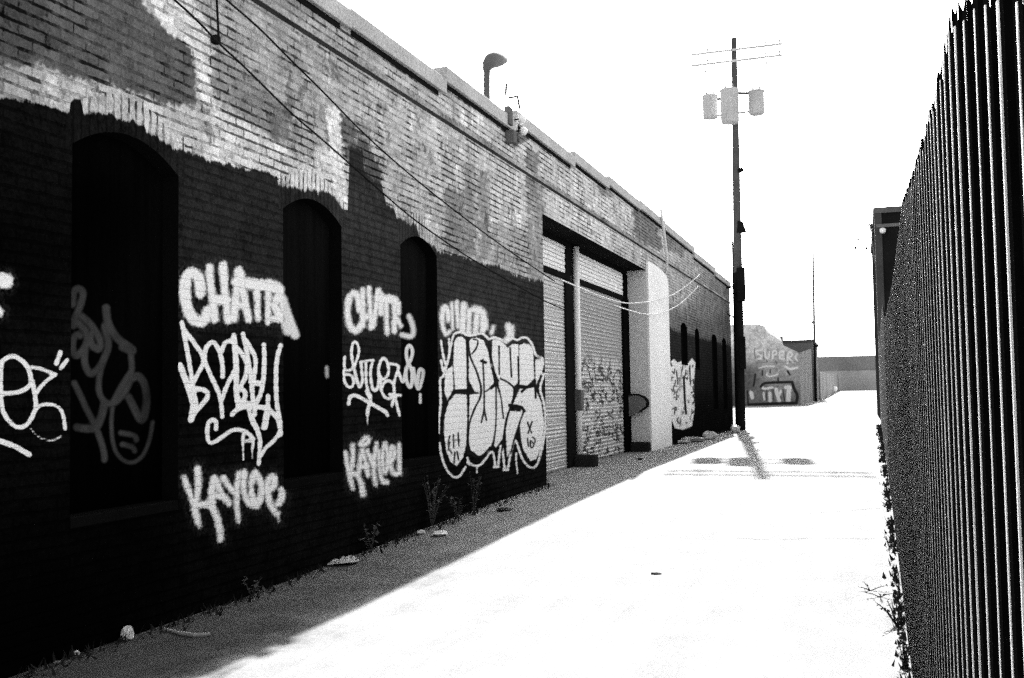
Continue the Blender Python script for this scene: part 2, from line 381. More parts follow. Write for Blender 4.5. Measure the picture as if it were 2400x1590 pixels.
BND = [(-300,215),(0,228),(60,235),(120,250),(162,264),(164,236),(190,232),(196,262),(235,266),(270,270),(272,280),(310,284),(340,300),(342,310),(372,322),(374,332),(400,340),(402,352),(425,357),(480,368),(482,378),(530,385),(565,398),(600,396),(650,415),(652,432),(690,440),(745,452),(770,450),(790,470),(803,490),(816,492),(819,345),(850,352),(853,395),(875,420),(890,425),(900,452),(905,478),(925,490),(928,508),(960,528),(975,532),(985,560),(1020,580),(1024,590),(1045,590),(1100,605),(1102,612),(1160,622),(1200,640),(1240,655),(1300,664),(1570,770),(1640,792),(1720,812),(2000,900)]
TONE0 = [(0,100,.30),(600,200,.30),(760,100,.30),(950,300,.38),(1200,450,.44),(1400,500,.50),(1560,580,.42),(1600,680,.40),(1660,720,.18),(1700,760,.09),(1640,780,.10),(1580,770,.13)]
PATCH = [([(-80,-80),(325,-20),(344,23),(383,69),(440,107),(455,145),(459,245),(390,245),(344,226),(275,203),(249,191),(165,184),(153,176),(103,153),(65,153),(57,161),(-80,140)],.085),
 ([(-80,-80),(120,-20),(90,60),(150,110),(60,140),(-80,130)],.055), ([(90,60),(260,20),(290,90),(200,120)],.08),
 ([(-80,140),(57,161),(103,155),(120,250),(-80,225)],.24), ([(103,155),(153,178),(275,205),(390,247),(480,250),(485,372),(350,312),(235,266),(120,250)],.38),
 ([(345,-20),(440,-20),(480,40),(505,110),(490,150),(500,235),(512,256),(475,248),(458,150),(440,107),(383,69)],.56),
 ([(505,110),(600,180),(680,262),(715,330),(650,332),(600,290),(520,250),(500,200)],.21), ([(620,262),(670,280),(690,330),(640,325)],.15),
 ([(480,262),(520,262),(600,300),(650,335),(705,368),(770,335),(792,352),(806,400),(820,495),(740,458),(640,416),(560,400),(480,370)],.52),
 ([(764,250),(796,254),(802,350),(818,488),(786,452),(770,340)],.66), ([(797,262),(830,290),(838,345),(803,338)],.10), ([(832,270),(870,300),(868,350),(838,342)],.20),
 ([(806,345),(850,325),(882,372),(902,440),(885,445),(850,400),(818,392)],.075), ([(848,385),(857,383),(856,440),(850,468),(845,462)],.24),
 ([(905,405),(1000,430),(1040,470),(1045,592),(1020,585),(960,525),(905,470),(892,430)],.36), ([(915,480),(935,486),(934,506),(920,500)],.5),
 ([(1040,440),(1088,452),(1090,604),(1045,590)],.20), ([(1088,380),(1142,402),(1148,612),(1090,600)],.22), ([(1112,392),(1120,396),(1124,600),(1114,600)],.36),
 ([(1148,392),(1232,420),(1238,540),(1152,520)],.44), ([(1152,520),(1238,540),(1240,655),(1200,640),(1152,620)],.32), ([(1236,420),(1276,440),(1276,662),(1240,655)],.26),
 ([(1125,212),(1190,225),(1232,290),(1240,330),(1210,345),(1180,312),(1140,262)],.13), ([(1180,290),(1222,312),(1212,340),(1190,330)],.05), ([(1232,340),(1262,360),(1262,470),(1236,440)],.18),
 ([(560,-30),(700,-30),(745,40),(690,60),(620,40)],.22), ([(640,60),(700,90),(720,180),(660,160)],.24), ([(1010,270),(1090,300),(1090,360),(1010,330)],.42), ([(1280,430),(1330,450),(1390,500),(1280,480)],.5),
 ([(1480,455),(1540,500),(1550,590),(1490,560)],.17), ([(1400,420),(1440,440),(1440,470),(1400,450)],.25), ([(1552,470),(1640,560),(1600,600),(1560,590)],.22), ([(1560,600),(1640,640),(1600,700),(1562,720)],.34)]
LOW = [(50,600,.004),(300,300,.020),(120,300,.014),(200,500,.006),(60,350,.008),(500,430,.045),(600,450,.05),(500,580,.04),(620,600,.04),(480,720,.016),(500,900,.007),(600,1000,.007),(500,1250,.007),(600,1150,.012),(300,1300,.003),(100,1500,.002),(900,560,.075),(860,500,.08),(860,640,.06),(860,760,.03),(860,1000,.014),(850,1200,.010),(1150,680,.085),(1080,650,.08),(1220,760,.07),(1200,900,.04),(1240,1120,.02),(1100,1180,.012),(1000,1150,.012),
 (1600,820,.06),(1680,850,.03),(1600,1010,.012),(1680,980,.012),(1700,820,.05)]  # dark paint tones; lens vignetting put into the colour, blackest at near left
def idw(P, pts, pw=3.0):
    pts = np.array(pts); out = np.zeros(len(P)); ws = np.zeros(len(P))
    for x, y, v in pts:
        wgt = 1/((P[:, 0]-x)**2+(P[:, 1]-y)**2+400)**(pw/2); out += wgt*math.log(v); ws += wgt
    return np.exp(out/ws)
def paint_attrs(me, verts, grey_ok=False, darkall=False):
    P, zc = project(verts); ok = zc > .3; P[~ok] = (-500, 500)
    P[:, 0] = np.clip(P[:, 0], -600, 3000); P[:, 1] = np.clip(P[:, 1], -800, 2500)
    d = {'white': np.maximum(seg_field(P, ST['white']), poly_field(P, FILL)), 'soft': seg_field(P, ST['soft']),
         'black': seg_field(P, ST['black']), 'grey': seg_field(P, ST['grey']) if grey_ok else np.full(len(P), -60.)}
    if grey_ok == 'only': d['white'][:] = -60; d['soft'][:] = -60; d['black'][:] = -60
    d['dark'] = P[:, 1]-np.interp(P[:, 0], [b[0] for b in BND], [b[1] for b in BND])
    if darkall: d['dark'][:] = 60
    d['dark'] = np.clip(d['dark'], -80, 80)
    W = P + np.stack([np.interp(np.sin(P[:,1]*.31+P[:,0]*.07)+np.sin(P[:,1]*.13-P[:,0]*.11), [-2,2], [-5,5]), np.interp(np.sin(P[:,0]*.37+P[:,1]*.05)+np.sin(P[:,0]*.17-P[:,1]*.09), [-2,2], [-5,5])], 1) + rng.randn(len(P), 2)*1.2
    tone = idw(P, TONE0)
    for poly, v in PATCH:
        f = np.clip(.5+poly_field(W, [poly])/5, 0, 1); tone = np.exp(np.log(tone)*(1-f)+math.log(v)*f)
    d['tone'] = tone; 
    ar = np.zeros(len(verts))
    for o in WIN:
        u = (verts[:,1]-(o[0]+o[1])/2)/((o[1]-o[0])/2); az = o[3]+(o[4]-o[3])*(1-np.clip(np.abs(u), 0, 1)**2)
        ar = np.maximum(ar, np.where((np.abs(u) < 1.12) & (verts[:,2] > az-.02) & (verts[:,2] < az+.26), 1., 0.))
    d['arch'] = ar
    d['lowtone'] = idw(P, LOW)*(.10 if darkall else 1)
    for k, v in d.items():
        a = me.attributes.new(k, 'FLOAT', 'POINT'); a.data.foreach_set('value', v.astype(np.float32))
WALLM = wall_material()

# ------------------------------------------------------------------ setting: ground
ys = [-60, -20, 0, 4, 7, 8, 9, 10, 11, 12, 14, 16, 18, 24, 30, 33, 36, 40, 60, 90, 124, 150, 180, 210, 250, 300, 420, 700, 2200]
xs = [-1500, -300, -60, -5.4, -4.6, -3, -1.5, 0, 1.5, 60, 300, 1500]
g = MB()
g.v = [(x, y, gz(y)) for y in ys for x in xs]
nx = len(xs)
for j in range(len(ys)-1):
    for i in range(nx-1):
        a = j*nx+i; g.f.append((a, a+1, a+1+nx, a+nx)); g.m.append(0)
gm = NT('alley_concrete')
sp = gm.noise(30, 10, .85); md = gm.noise(2.2, 6, .65); 
mp = gm.n('Mapping'); gm.l(gm.obj(), mp.inputs[0]); mp.inputs['Scale'].default_value = (3.5, .25, 1)
stk = gm.noise(1.0, 5, .7, mp.outputs[0])
kk = gm.math('ADD', 1.0, gm.math('ADD', gm.math('MULTIPLY', sp, 1.3), gm.math('ADD', gm.math('MULTIPLY', md, .7), gm.math('MULTIPLY', stk, .7))))
sx = gm.n('SeparateXYZ'); gm.l(gm.obj(), sx.inputs[0])
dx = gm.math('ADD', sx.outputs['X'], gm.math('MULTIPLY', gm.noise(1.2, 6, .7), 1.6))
wall_shade = gm.math('MULTIPLY', gm.smooth(dx, -3.35, -4.05), gm.smooth(gm.math('ADD', sx.outputs['Y'], gm.math('MULTIPLY', md, 3)), 13, 5))  # shade along the wall, strongest at the near end, painted into the concrete colour
base_ = gm.mix(wall_shade, .185, .040)
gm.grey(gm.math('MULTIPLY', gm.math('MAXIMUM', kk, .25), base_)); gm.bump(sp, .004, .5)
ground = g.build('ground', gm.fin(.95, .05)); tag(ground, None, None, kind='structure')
# thin dark cracks in the concrete
ck = MB(); crm = G(.015, amp=.4)
def crack(pts, wd):
    P = [onG(*p) for p in pts]; Q = []
    for a, b in zip(P[:-1], P[1:]):
        n = max(2, int(np.linalg.norm(b-a)/.12))
        for k in range(n): Q.append(a+(b-a)*k/n + np.array([rng.randn()*.012, rng.randn()*.012, 0]))
    for a, b in zip(Q[:-1], Q[1:]):
        d = b-a; nn = np.array([-d[1], d[0], 0]); nn /= np.linalg.norm(nn)+1e-9
        h = wd*(.35+rng.rand()*.8)
        if rng.rand() < .18: continue
        z = np.array([0, 0, .004+max(0, .002)])
        a2 = a.copy(); b2 = b.copy(); a2[2] = gz(a[1]); b2[2] = gz(b[1])
        ck.face([a2-nn*h+z, b2-nn*h+z, b2+nn*h+z, a2+nn*h+z])
crack([(1870,1205),(1960,1200),(2040,1193),(2085,1190)], .010)
crack([(1730,1262),(1800,1266),(1900,1262),(2088,1264)], .008)
crack([(1850,1024),(1960,1023),(2052,1021)], .02)
crack([(1585,1054),(1760,1064),(1900,1066)], .012)
crack([(1550,1333),(1610,1331)], .006); crack([(1730,1313),(1772,1307)], .005); crack([(1890,1411),(1938,1412)], .005)
crack([(800,1420),(850,1404),(900,1396)], .008); crack([(1590,1345),(1640,1338)], .004); crack([(1420,1290),(1450,1284)], .004)
crack([(1100,1208),(1180,1196),(1290,1200)], .01); crack([(620,1405),(700,1408),(740,1400)], .006); crack([(1800,973),(1850,962)], .03)
tag(ck.build('road_crack', crm, ), None, None, kind='structure')

# ------------------------------------------------------------------ the long brick building
WX = -4.73; Y0, Y1 = -5.0, 39.8
bld = empty('brick_building', (WX, 20, 0), 'long painted brick building covered in white graffiti, left side of the alley', 'building')
def yat(px, py=800, X=WX): return float(onX(px, py, X)[1])
WIN = [(yat(167, 700), yat(418, 700), .86, 3.24, 3.42), (yat(664, 800), yat(802, 800), .87, 3.24, 3.41), (yat(940, 800), yat(1026, 800), .88, 3.24, 3.40)]
DOOR = (yat(1276, 800), yat(1518, 800), 4.45)
FW = []
for a, b, t, bt in ((1596,1611,757,850), (1629,1639,770,862), (1668,1680,784,960), (1692,1702,793,960)):
    zt = float(onX((a+b)/2, t, WX)[2]); FW.append((yat(a), yat(b), max(.5, float(onX((a+b)/2, bt, WX)[2])), zt-.12, zt))
OPEN = WIN + [(DOOR[0], DOOR[1], -1, DOOR[2], DOOR[2])] + FW
PROF = [(-99, 5.36), (9.95, 5.36), (9.95, 5.42), (13.2, 5.44), (13.2, 5.62), (14.6, 5.62), (14.6, 5.68), (17.2, 5.70), (17.2, 5.80), (22.6, 5.80), (22.6, 5.84), (26.0, 5.84), (26.0, 5.80), (30.8, 5.80), (30.8, 5.64), (99, 5.64)]
# steps: list of (y0, y1, z_wall_top)
SEG = [(-5, 4.0, 5.24), (4.0, 8.85, 5.24), (8.85, 11.3, 5.26), (11.3, 14.0, 5.42), (14.0, 17.2, 5.58), (17.2, 19.8, 5.68), (19.8, 22.9, 5.76), (22.9, 26.0, 5.80), (26.0, 30.8, 5.76), (30.8, 35.5, 5.64), (35.5, 39.8, 5.56)]
def wtop(Y):
    for a, b, z in SEG:
        if Y < b: return z
    return SEG[-1][2]
ycol = [Y0]; 
while ycol[-1] < Y1:
    y = ycol[-1]; st = .6 if y < 3.8 else .0024*y if y < 15.6 else .05
    ycol.append(y+st)
ycol[-1] = Y1
cuts = sorted(set([o[0] for o in OPEN]+[o[1] for o in OPEN]+[s[1] for s in SEG[:-1]]))
ycol = [y for y in ycol if all(abs(y-c) > .004 for c in cuts)]
base_cols = sorted([(y, 0) for y in ycol] + [(c, 0) for c in cuts])
cols = []
for y, _ in base_cols:
    if any(abs(y-s[1]) < 1e-9 for s in SEG[:-1]): cols += [(y-1e-5), (y+1e-5)]
    else: cols.append(y)
NA, NB, NC = 70, 150, 130
V = []; nrow = NA+NB+NC+1
def opening(y):
    for o in OPEN:
        if o[0]-1e-6 <= y <= o[1]+1e-6: return o
    return None
def arch(o, y):
    if o[4] == o[3]: return o[3]
    h = (o[1]-o[0])/2; u = (y-(o[0]+o[1])/2)/h; return o[3]+(o[4]-o[3])*(1-u*u)
near = lambda y: min(OPEN, key=lambda o: max(o[0]-y, y-o[1], 0))
inside = []
for y in cols:
    o = opening(y); q = near(y)
    dd = max(q[0]-y, y-q[1], 0); wgt = max(0, 1-dd/.4)
    sill = max(.86*(1-wgt)+max(q[2], gz(y)+.02)*wgt, gz(y)+.01); top = 3.24*(1-wgt)+(arch(q, min(max(y, q[0]), q[1])))*wgt
    if o is None and q[2] < 0: sill = max(.86*(1-wgt)+(gz(y)+.01)*wgt, gz(y)+.01)
    if o is not None and o[2] < 0: sill = gz(y)+.01
    z0 = gz(y)-.3; wt = wtop(y)
    zz = list(np.linspace(z0, sill, NA+1)) + list(np.linspace(sill, top, NB+1))[1:] + list(np.linspace(top, wt, NC+1))[1:]
    V += [(WX, y, z) for z in zz]
Fc = []
for i in range(len(cols)-1):
    ym = (cols[i]+cols[i+1])/2
    if cols[i+1]-cols[i] < 1e-4: continue
    o = opening(ym)
    for k in range(nrow-1):
        if o is not None and (NA <= k < NA+NB or (o[2] < 0 and k < NA)): continue
        a = i*nrow+k; Fc.append((a, a+nrow, a+nrow+1, a+1))
wb = MB(); wb.v = V; wb.f = Fc; wb.m = [0]*len(Fc)
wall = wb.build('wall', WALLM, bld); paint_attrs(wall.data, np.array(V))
# reveals (jambs, arch heads, sills) of every window, boards set back inside
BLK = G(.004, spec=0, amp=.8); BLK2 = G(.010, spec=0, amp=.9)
def window(o, dep, lab, near_=True, shade=.5):
    y0, y1, zs, sp_, ap = o; xb = WX-dep
    m = MB(); N = 14
    ysx = np.linspace(y0, y1, N+1); tops = [arch(o, y) for y in ysx]
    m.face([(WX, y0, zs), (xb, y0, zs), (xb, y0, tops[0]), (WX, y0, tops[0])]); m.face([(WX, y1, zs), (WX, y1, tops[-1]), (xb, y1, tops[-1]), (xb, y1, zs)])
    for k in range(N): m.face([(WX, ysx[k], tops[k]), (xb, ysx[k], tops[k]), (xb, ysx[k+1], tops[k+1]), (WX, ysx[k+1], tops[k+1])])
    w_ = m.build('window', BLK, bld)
    nY = 70 if near_ else 6; nZ = 170 if near_ else 12; b = MB()
    for i in range(nY+1):
        y = y0+(y1-y0)*i/nY; t = arch(o, y)
        for k in range(nZ+1): b.v.append((xb, y, zs+(t-zs)*k/nZ))
    for i in range(nY):
        for k in range(nZ):
            a = i*(nZ+1)+k; b.f.append((a, a+nZ+1, a+nZ+2, a+1)); b.m.append(0)
    if near_:
        bo = b.build('board', WALLB, w_); paint_attrs(bo.data, np.array(b.v), grey_ok=lab, darkall=True)
    else: b.build('board', BLK, w_)
    s_ = MB(); s_.box(xb+.002, WX+.006, y0-(.0 if near_ else 0)+.002, y1-.002, zs-.07, zs+.004)
    s_.build('sill', BLK, w_, bevel=.008)
# boards: flat painted panels, no brick joints
def board_material():
    m = NT('painted_board'); speck = m.noise(30, 10, .85); mid = m.noise(4, 5, .6)
    mp = m.n('Mapping'); m.l(m.obj(), mp.inputs[0]); mp.inputs['Scale'].default_value = (1, 7, .35); st = m.noise(2, 5, .7, mp.outputs[0])
    col = m.math('MULTIPLY', m.attr('lowtone'), m.math('MAXIMUM', m.math('ADD', 1.0, m.math('ADD', m.math('MULTIPLY', speck, 2), m.math('MULTIPLY', st, 1.8))), .1))
    n1 = m.math('ADD', m.math('MULTIPLY', speck, 5), m.math('MULTIPLY', mid, 2))
    ws = m.smooth(m.math('ADD', m.attr('soft'), m.math('MULTIPLY', speck, 15)), -4.5, 3.5); col = m.mix(ws, col, .66)
    col = m.mix(m.smooth(m.math('ADD', m.attr('white'), n1), -2, 1.2), col, .66)
    gr = m.smooth(m.math('ADD', m.attr('grey'), n1), -5, 3)
    col = m.mix(m.math('MULTIPLY', gr, m.math('ADD', .7, m.math('MULTIPLY', mid, 1.6))), col, .05)
    m.grey(m.math('MAXIMUM', col, .0005)); m.bump(speck, .003, .5); return m.fin(.9, 0)
WALLB = board_material()
for k, o in enumerate(WIN): window(o, .14, 'only' if k == 0 else False)
for o in FW: window(o, .12, False, near_=False)
# coping stones with their shadow line painted as a dark strip beneath
CONC = G(.40, amp=1.7, spec=.05, patch=.5); COPING_SHADE = G(.010, spec=0, amp=.5)
for k, (a, b, z) in enumerate(SEG):
    m = MB(); h = .185; m.box(WX-.30, WX+.055, a+.02, b+.03, z, z+h)
    for _ in range(5):
        yy_ = random.uniform(a+.1, b-.3); hh = random.uniform(.004, .014); m.box(WX-.27, WX+.03, yy_, yy_+random.uniform(.1, .5), z+h-.01, z+h+hh)
    c = m.build('coping', CONC, bld, bevel=.02)
    t = MB(); t.box(WX-.02, WX+.012, a+.10, b-.14, z-.058, z-.002); t.build('shadow_strip', COPING_SHADE, c)
# belt course
m = MB(); m.box(WX-.05, WX+.016, Y0+.01, Y1-.01, 4.955, 5.015); m.build('belt_course', G(.28, amp=2.6, spec=0, scale=5, patch=1.6), bld)
m = MB(); m.box(WX-.05, WX+.008, Y0+.02, Y1-.02, 4.915, 4.953); m.build('belt_line', G(.03, amp=1.2, spec=0, patch=1.0), bld)  # dark strip just under the belt course
# body behind the wall
m = MB(); m.box(-19, WX-.62, Y0, Y1-.3, -.3, 5.0); m.build('roof', G(.15), bld)
m = MB(); m.box(-19, WX-.001, Y1-.3, Y1-.001, -.3, 5.5); m.box(-19, WX-.001, Y0, Y0+.3, -.3, 5.2); m.box(WX-.28, WX-.02, Y0+.31, Y1-.31, 5.0, 5.23); m.build('end_wall', G(.12), bld)
# --- loading door bay
dy0, dy1, dz = DOOR; XB = -5.23
REV = NT('reveal_paint'); a_ = REV.noise(35, 10, .85); REV.grey(REV.math('MULTIPLY', REV.math('ADD', 1, REV.math('MULTIPLY', a_, .8)), .60)); REV.bump(a_, .003); REVM = REV.fin(.9, .05)
m = MB(); m.face([(WX, dy1, 0), (WX, dy1, dz), (XB-.1, dy1, dz), (XB-.1, dy1, 0)]); m.build('door_reveal', REVM, bld); m = MB(); m.face([(WX, dy0, 0), (XB-.1, dy0, 0), (XB-.1, dy0, dz), (WX, dy0, dz)]); m.build('door_reveal', REVM, bld)
m = MB(); m.box(XB-.12, WX-.004, dy0+.002, dy1-.002, dz+.003, dz+.35); m.build('door_lintel', G(.012, spec=0), bld)
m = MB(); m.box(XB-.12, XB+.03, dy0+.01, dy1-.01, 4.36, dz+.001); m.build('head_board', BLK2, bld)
def shutter(y0, y1, z0, z1, x, name, mat, pitch=.078, parent=bld):
    m = MB(); n = int((z1-z0)/pitch); q = []
    for k in range(n):
        za = z0+k*pitch
        for t, dx in ((0, 0), (.25, .012), (.5, .017), (.75, .012), (.93, 0)): q.append((x+dx, za+t*pitch))
    q.append((x, z1))
    for (xa, za), (xc, zc) in zip(q[:-1], q[1:]): m.face([(xa, y0, za), (xa, y1, za), (xc, y1, zc), (xc, y0, zc)])
    return m.build(name, mat, parent)
def door_material(name, base, tagged):
    m = NT(name); sep = m.n('SeparateXYZ'); m.l(m.obj(), sep.inputs[0])
    speck = m.noise(30, 10, .85); 
    mp = m.n('Mapping'); m.l(m.obj(), mp.inputs[0]); mp.inputs['Scale'].default_value = (1, .42, 1.0); sc = m.noise(3.4, 2.5, .6, mp.outputs[0])
    col = m.math('MULTIPLY', m.math('ADD', 1, m.math('MULTIPLY', speck, 1.2)), base)
    ln = m.math('PINGPONG', sep.outputs['Z'], .039); ln = m.smooth(ln, .004, .012); col = m.math('MULTIPLY', col, m.math('ADD', .35, m.math('MULTIPLY', ln, .65)))
    if tagged:
        hgt = m.smooth(sep.outputs['Z'], 2.55, 2.1); ab = m.math('ABSOLUTE', sc)
        l1 = m.smooth(ab, .045, .02)
        dkp = m.math('MULTIPLY', m.math('MULTIPLY', l1, hgt), .97); br = m.math('MULTIPLY', hgt, .45)
        col = m.math('MULTIPLY', col, m.math('ADD', 1, br)); col = m.mix(dkp, col, .03)
        sc2 = m.noise(8, 3, .7, mp.outputs[0]); l2 = m.math('MULTIPLY', m.smooth(sc2, .07, .11), hgt); col = m.mix(m.math('MULTIPLY', l2, .6), col, .05)
    m.grey(m.math('MAXIMUM', col, .01)); m.bump(speck, .002); return m.fin(.7, .1)
SH1 = door_material('shutter_paint', .56, False); SH2 = door_material('tagged_shutter_paint', .40, True); SHT = door_material('pale_panel_paint', .95, False)
yb = lambda px: yat(px, 850, XB)
gb = .2
s1 = shutter(dy0-.2, yb(1323), gb, 3.72, XB, 'roller_shutter', SH1, .065); s1['label'] = 'narrow plain pale shutter at the left of the loading bay'
s2 = shutter(yb(1354), yb(1457), gb, 3.72, XB, 'roller_shutter', SH2); s2['label'] = 'wide shutter scribbled with dark graffiti on its lower half'
shutter(dy0-.2, yb(1327), 3.84, 4.37, XB, 'transom_panel', SHT, .13); shutter(yb(1354), yb(1462), 3.84, 4.37, XB, 'transom_panel', SHT, .13)
m = MB(); m.box(XB-.02, XB+.05, dy0-.1, yb(1335), 3.72, 3.83); m.box(XB-.02, XB+.05, yb(1353), yb(1464), 3.72, 3.83); m.build('transom_bar', BLK2, bld, bevel=.01)
m = MB(); m.box(XB-.02, XB+.06, yb(1323)+.0, yb(1339), gb-.2, 3.72); m.build('door_post', BLK2, bld, bevel=.01)
m = MB(); m.box(XB-.02, XB+.04, yb(1327), yb(1339), 3.83, 4.36); m.build('door_post', BLK2, bld)
m = MB(); m.tube([(XB+.09, yb(1346)-.06, gb-.05), (XB+.09, yb(1346)-.06, 4.40)], .062, 12); p_ = m.build('drain_pipe', G(.88, amp=.4, patch=.2), bld, smooth=True)
m = MB(); m.box(XB+.02, XB+.17, yb(1346)-.17, yb(1346)+.05, 1.25, 1.65); m.build('meter_box', G(.10, amp=1.0), p_, bevel=.02)
m = MB(); m.box(XB-.02, XB+.07, yb(1458), dy1-.003, gb-.2, 3.78); m.box(XB-.02, XB+.05, yb(1463), dy1-.003, 3.78, 4.36); m.build('door_jamb', BLK, bld, bevel=.01)
# rounded metal guard on the jamb
yg = dy1-.16; m = MB()
for k in range(13):
    a = math.pi*k/12; 
prof = [(XB+.08, 1.02), (XB+.08, 1.52), (XB+.30, 1.53), (XB+.44, 1.47), (XB+.52, 1.36), (XB+.50, 1.24), (XB+.34, 1.13)]
n = len(prof); i0 = 0
m.v += [(x, yg-.13, z) for x, z in prof]+[(x, yg+.13, z) for x, z in prof]
for k in range(n):
    a, b = k, (k+1) % n; m.f.append((a, b, b+n, a+n)); m.m.append(1 if k in (6, 0, 5) else 1)
m.f.append(tuple(range(n))[::-1]); m.m.append(0); m.f.append(tuple(range(n, 2*n))); m.m.append(0)
m.tube([(x, yg-.135, z) for x, z in prof[1:]], .022, 8, 1)
m.build('bay_guard', [G(.16, amp=1.0), BLK2], bld)
# white pilaster
pz = 4.66; py0, py1 = dy1+.002, yat(1568, 900)
PIL = NT('white_pilaster_paint'); a_ = PIL.noise(25, 10, .85); b_ = PIL.noise(1.2, 5, .7); PIL.grey(PIL.math('MULTIPLY', PIL.math('ADD', 1, PIL.math('ADD', PIL.math('MULTIPLY', a_, .5), PIL.math('MULTIPLY', b_, .3))), .80)); PIL.bump(a_, .004)
m = MB(); pr = [(py0, .0), (py1, .0), (py1, pz-.28), (py1-.18, pz-.10), (py1-.9, pz-.02), (py0+.55, pz+.02), (py0, pz)]
xf = WX+.045
m.face([(xf, y, z) for y, z in pr]); 
for (ya, za), (yc, zc) in zip(pr, pr[1:]+pr[:1]): m.face([(WX-.01, ya, za), (WX-.01, yc, zc), (xf, yc, zc), (xf, ya, za)])
m.build('white_pilaster', PIL.fin(.9, .05), bld)
# dark stain/joint strip beside pilaster, downspout pipe
Pa = onX(1549, 492, WX+.09); Pb = onX(1563, 600, WX+.09); Pc = onX(1566, 640, WX+.09)
m = MB(); m.tube([Pa, Pb, (WX+.05, Pc[1], Pc[2])], .038, 8); m.build('downspout', G(.62, amp=.5), bld, smooth=True)
# rod and cable anchor at the upper left
m = MB(); a = onX(506, -40, WX+.05); b = onX(513, 100, WX+.05); m.tube([a, b], .009, 6); c = onX(508, 88, WX+.03); m.box(WX, WX+.05, c[1]-.035, c[1]+.025, c[2]-.05, c[2]+.01); m.build('conduit', BLK2, bld)
# service bracket with two white insulators, gooseneck vent on the roof
c = onX(1198, 270, WX+.06); m = MB()
m.box(WX, WX+.08, c[1]-.14, c[1]+.02, c[2]-.16, c[2]+.10); m.box(WX+.0, WX+.13, c[1]-.10, c[1]+.04, c[2]-.42, c[2]-.24); m.tube([(WX+.05, c[1]-.2, c[2]+.24), (WX+.05, c[1]-.16, c[2]+.42)], .02, 6); m.tube([(WX+.05, c[1]-.05, c[2]+.24), (WX+.12, c[1]+.12, c[2]+.30), (WX+.12, c[1]+.22, c[2]+.14)], .02, 6)
sb = m.build('service_bracket', G(.11, amp=1.2, spec=0), bld, bevel=.015)
for px, py in ((1223, 281), (1227, 308)):
    q = onX(px, py, WX+.14); m = MB(); m.tube([q+np.array([0, 0, -.055]), q+np.array([0, 0, -.02]), q+np.array([0, 0, .02]), q+np.array([0, 0, .055])], [.03, .06, .06, .03], 10); m.build('insulator', G(.85, amp=.1, patch=.1), sb, smooth=True)
    m = MB(); m.tube([(WX+.02, q[1]-.12, q[2]-.02), (q[0]-.02, q[1]-.03, q[2])], .012, 6); m.build('bracket_arm', BLK2, sb)
XV = -5.7
def V3(px, py, X=XV): return onX(px, py, X)
m = MB(); ctr = [(1141, 215), (1141, 178), (1142, 158), (1147, 143), (1157, 138)]
pts = [V3(*p) for p in ctr]; m.tube([pts[0]-np.array([0, 0, .9]), pts[0], pts[1], pts[2]], [.055, .055, .055, .06], 12, cap=True)
dome = [(1139, 168, .05), (1141, 160, .075), (1145, 150, .105), (1152, 143, .13), (1161, 140, .135), (1170, 140, .12), (1180, 140, .08), (1190, 138.5, .02)]
m.tube([V3(a, b) for a, b, r in dome], [r for a, b, r in dome], 16)
m.build('roof_vent', G(.11, amp=.8, spec=.1), bld, smooth=True)
# thin wires curling off the roof
def wire(name, pts, X, r, mat, label=None, cat='cable', parent=None, group=None):
    Q = [onX(a, b, X) for a, b in pts]; Q = [q for q in smoothline(Q, 2)]
    m = MB(); m.tube(Q, r, 6); o = m.build(name, mat, parent, smooth=True)
    if label: tag(o, label, cat, group)
    return o
WG = G(.18, amp=.3)
wire('overhead_cable', [(880, -20), (905, 8), (950, 55), (1000, 105), (1030, 136)], -5.0, .007, G(.3, amp=.3), 'thin pale wire dropping past the parapet coping at the top', 'cable')
wire('overhead_cable', [(1188, 148), (1215, 162), (1236, 180), (1250, 206)], -5.5, .007, G(.3, amp=.3), 'thin wire trailing from the gooseneck vent hood on the roof', 'cable')
DKW = G(.012, spec=0, amp=.3)
wire('service_cable', [(380, -25), (458, 43), (512, 102), (569, 153), (684, 268), (745, 318), (856, 417), (952, 501), (1009, 543), (1092, 600), (1180, 652), (1279, 708), (1325, 727)], WX+.10, .0085, DKW, 'lower dark cable slanting down the brick wall to the shutters', 'cable')
wire('service_cable', [(505, -25), (530, 0), (606, 64), (683, 143), (759, 217), (844, 306), (930, 384), (1040, 475), (1180, 580), (1300, 660)], WX+.10, .0085, DKW, 'upper dark cable slanting across the brick wall', 'cable')
WHW = G(.8, amp=.2, patch=.1)
wire('service_cable', [(1315, 656), (1334, 664), (1408, 695), (1449, 708), (1472, 711.5), (1499, 710), (1530, 706), (1567, 695), (1587, 686), (1621, 661), (1641, 642)], WX+.14, .012, WHW, 'white cable sagging in front of the shutters and white pilaster', 'cable')
wire('service_cable', [(1440, 716), (1500, 736), (1540, 738), (1567, 728), (1587, 717), (1608, 701), (1636, 671)], WX+.14, .012, WHW, 'lower white cable beyond the white pilaster', 'cable')

# ------------------------------------------------------------------ concrete blocks at the shutters
def block(y, x0, x1, h, lab):
    m = MB(); m.box(x0, x1, y-.13, y+.13, gz(y)-.01, gz(y)+h); o = m.build('kerb_block', G(.022, amp=1.2, spec=0), None, bevel=.03)
    tag(o, lab, 'block', 'concrete guard blocks by the shutters')
block(yb(1340)-.05, XB+.05, onG(1403, 1093)[0], .22, 'long dark concrete block at the foot of the white drain pipe')
block(dy1-.17, XB+.09, -4.70, .22, 'dark concrete block against the white reveal under the metal guard')

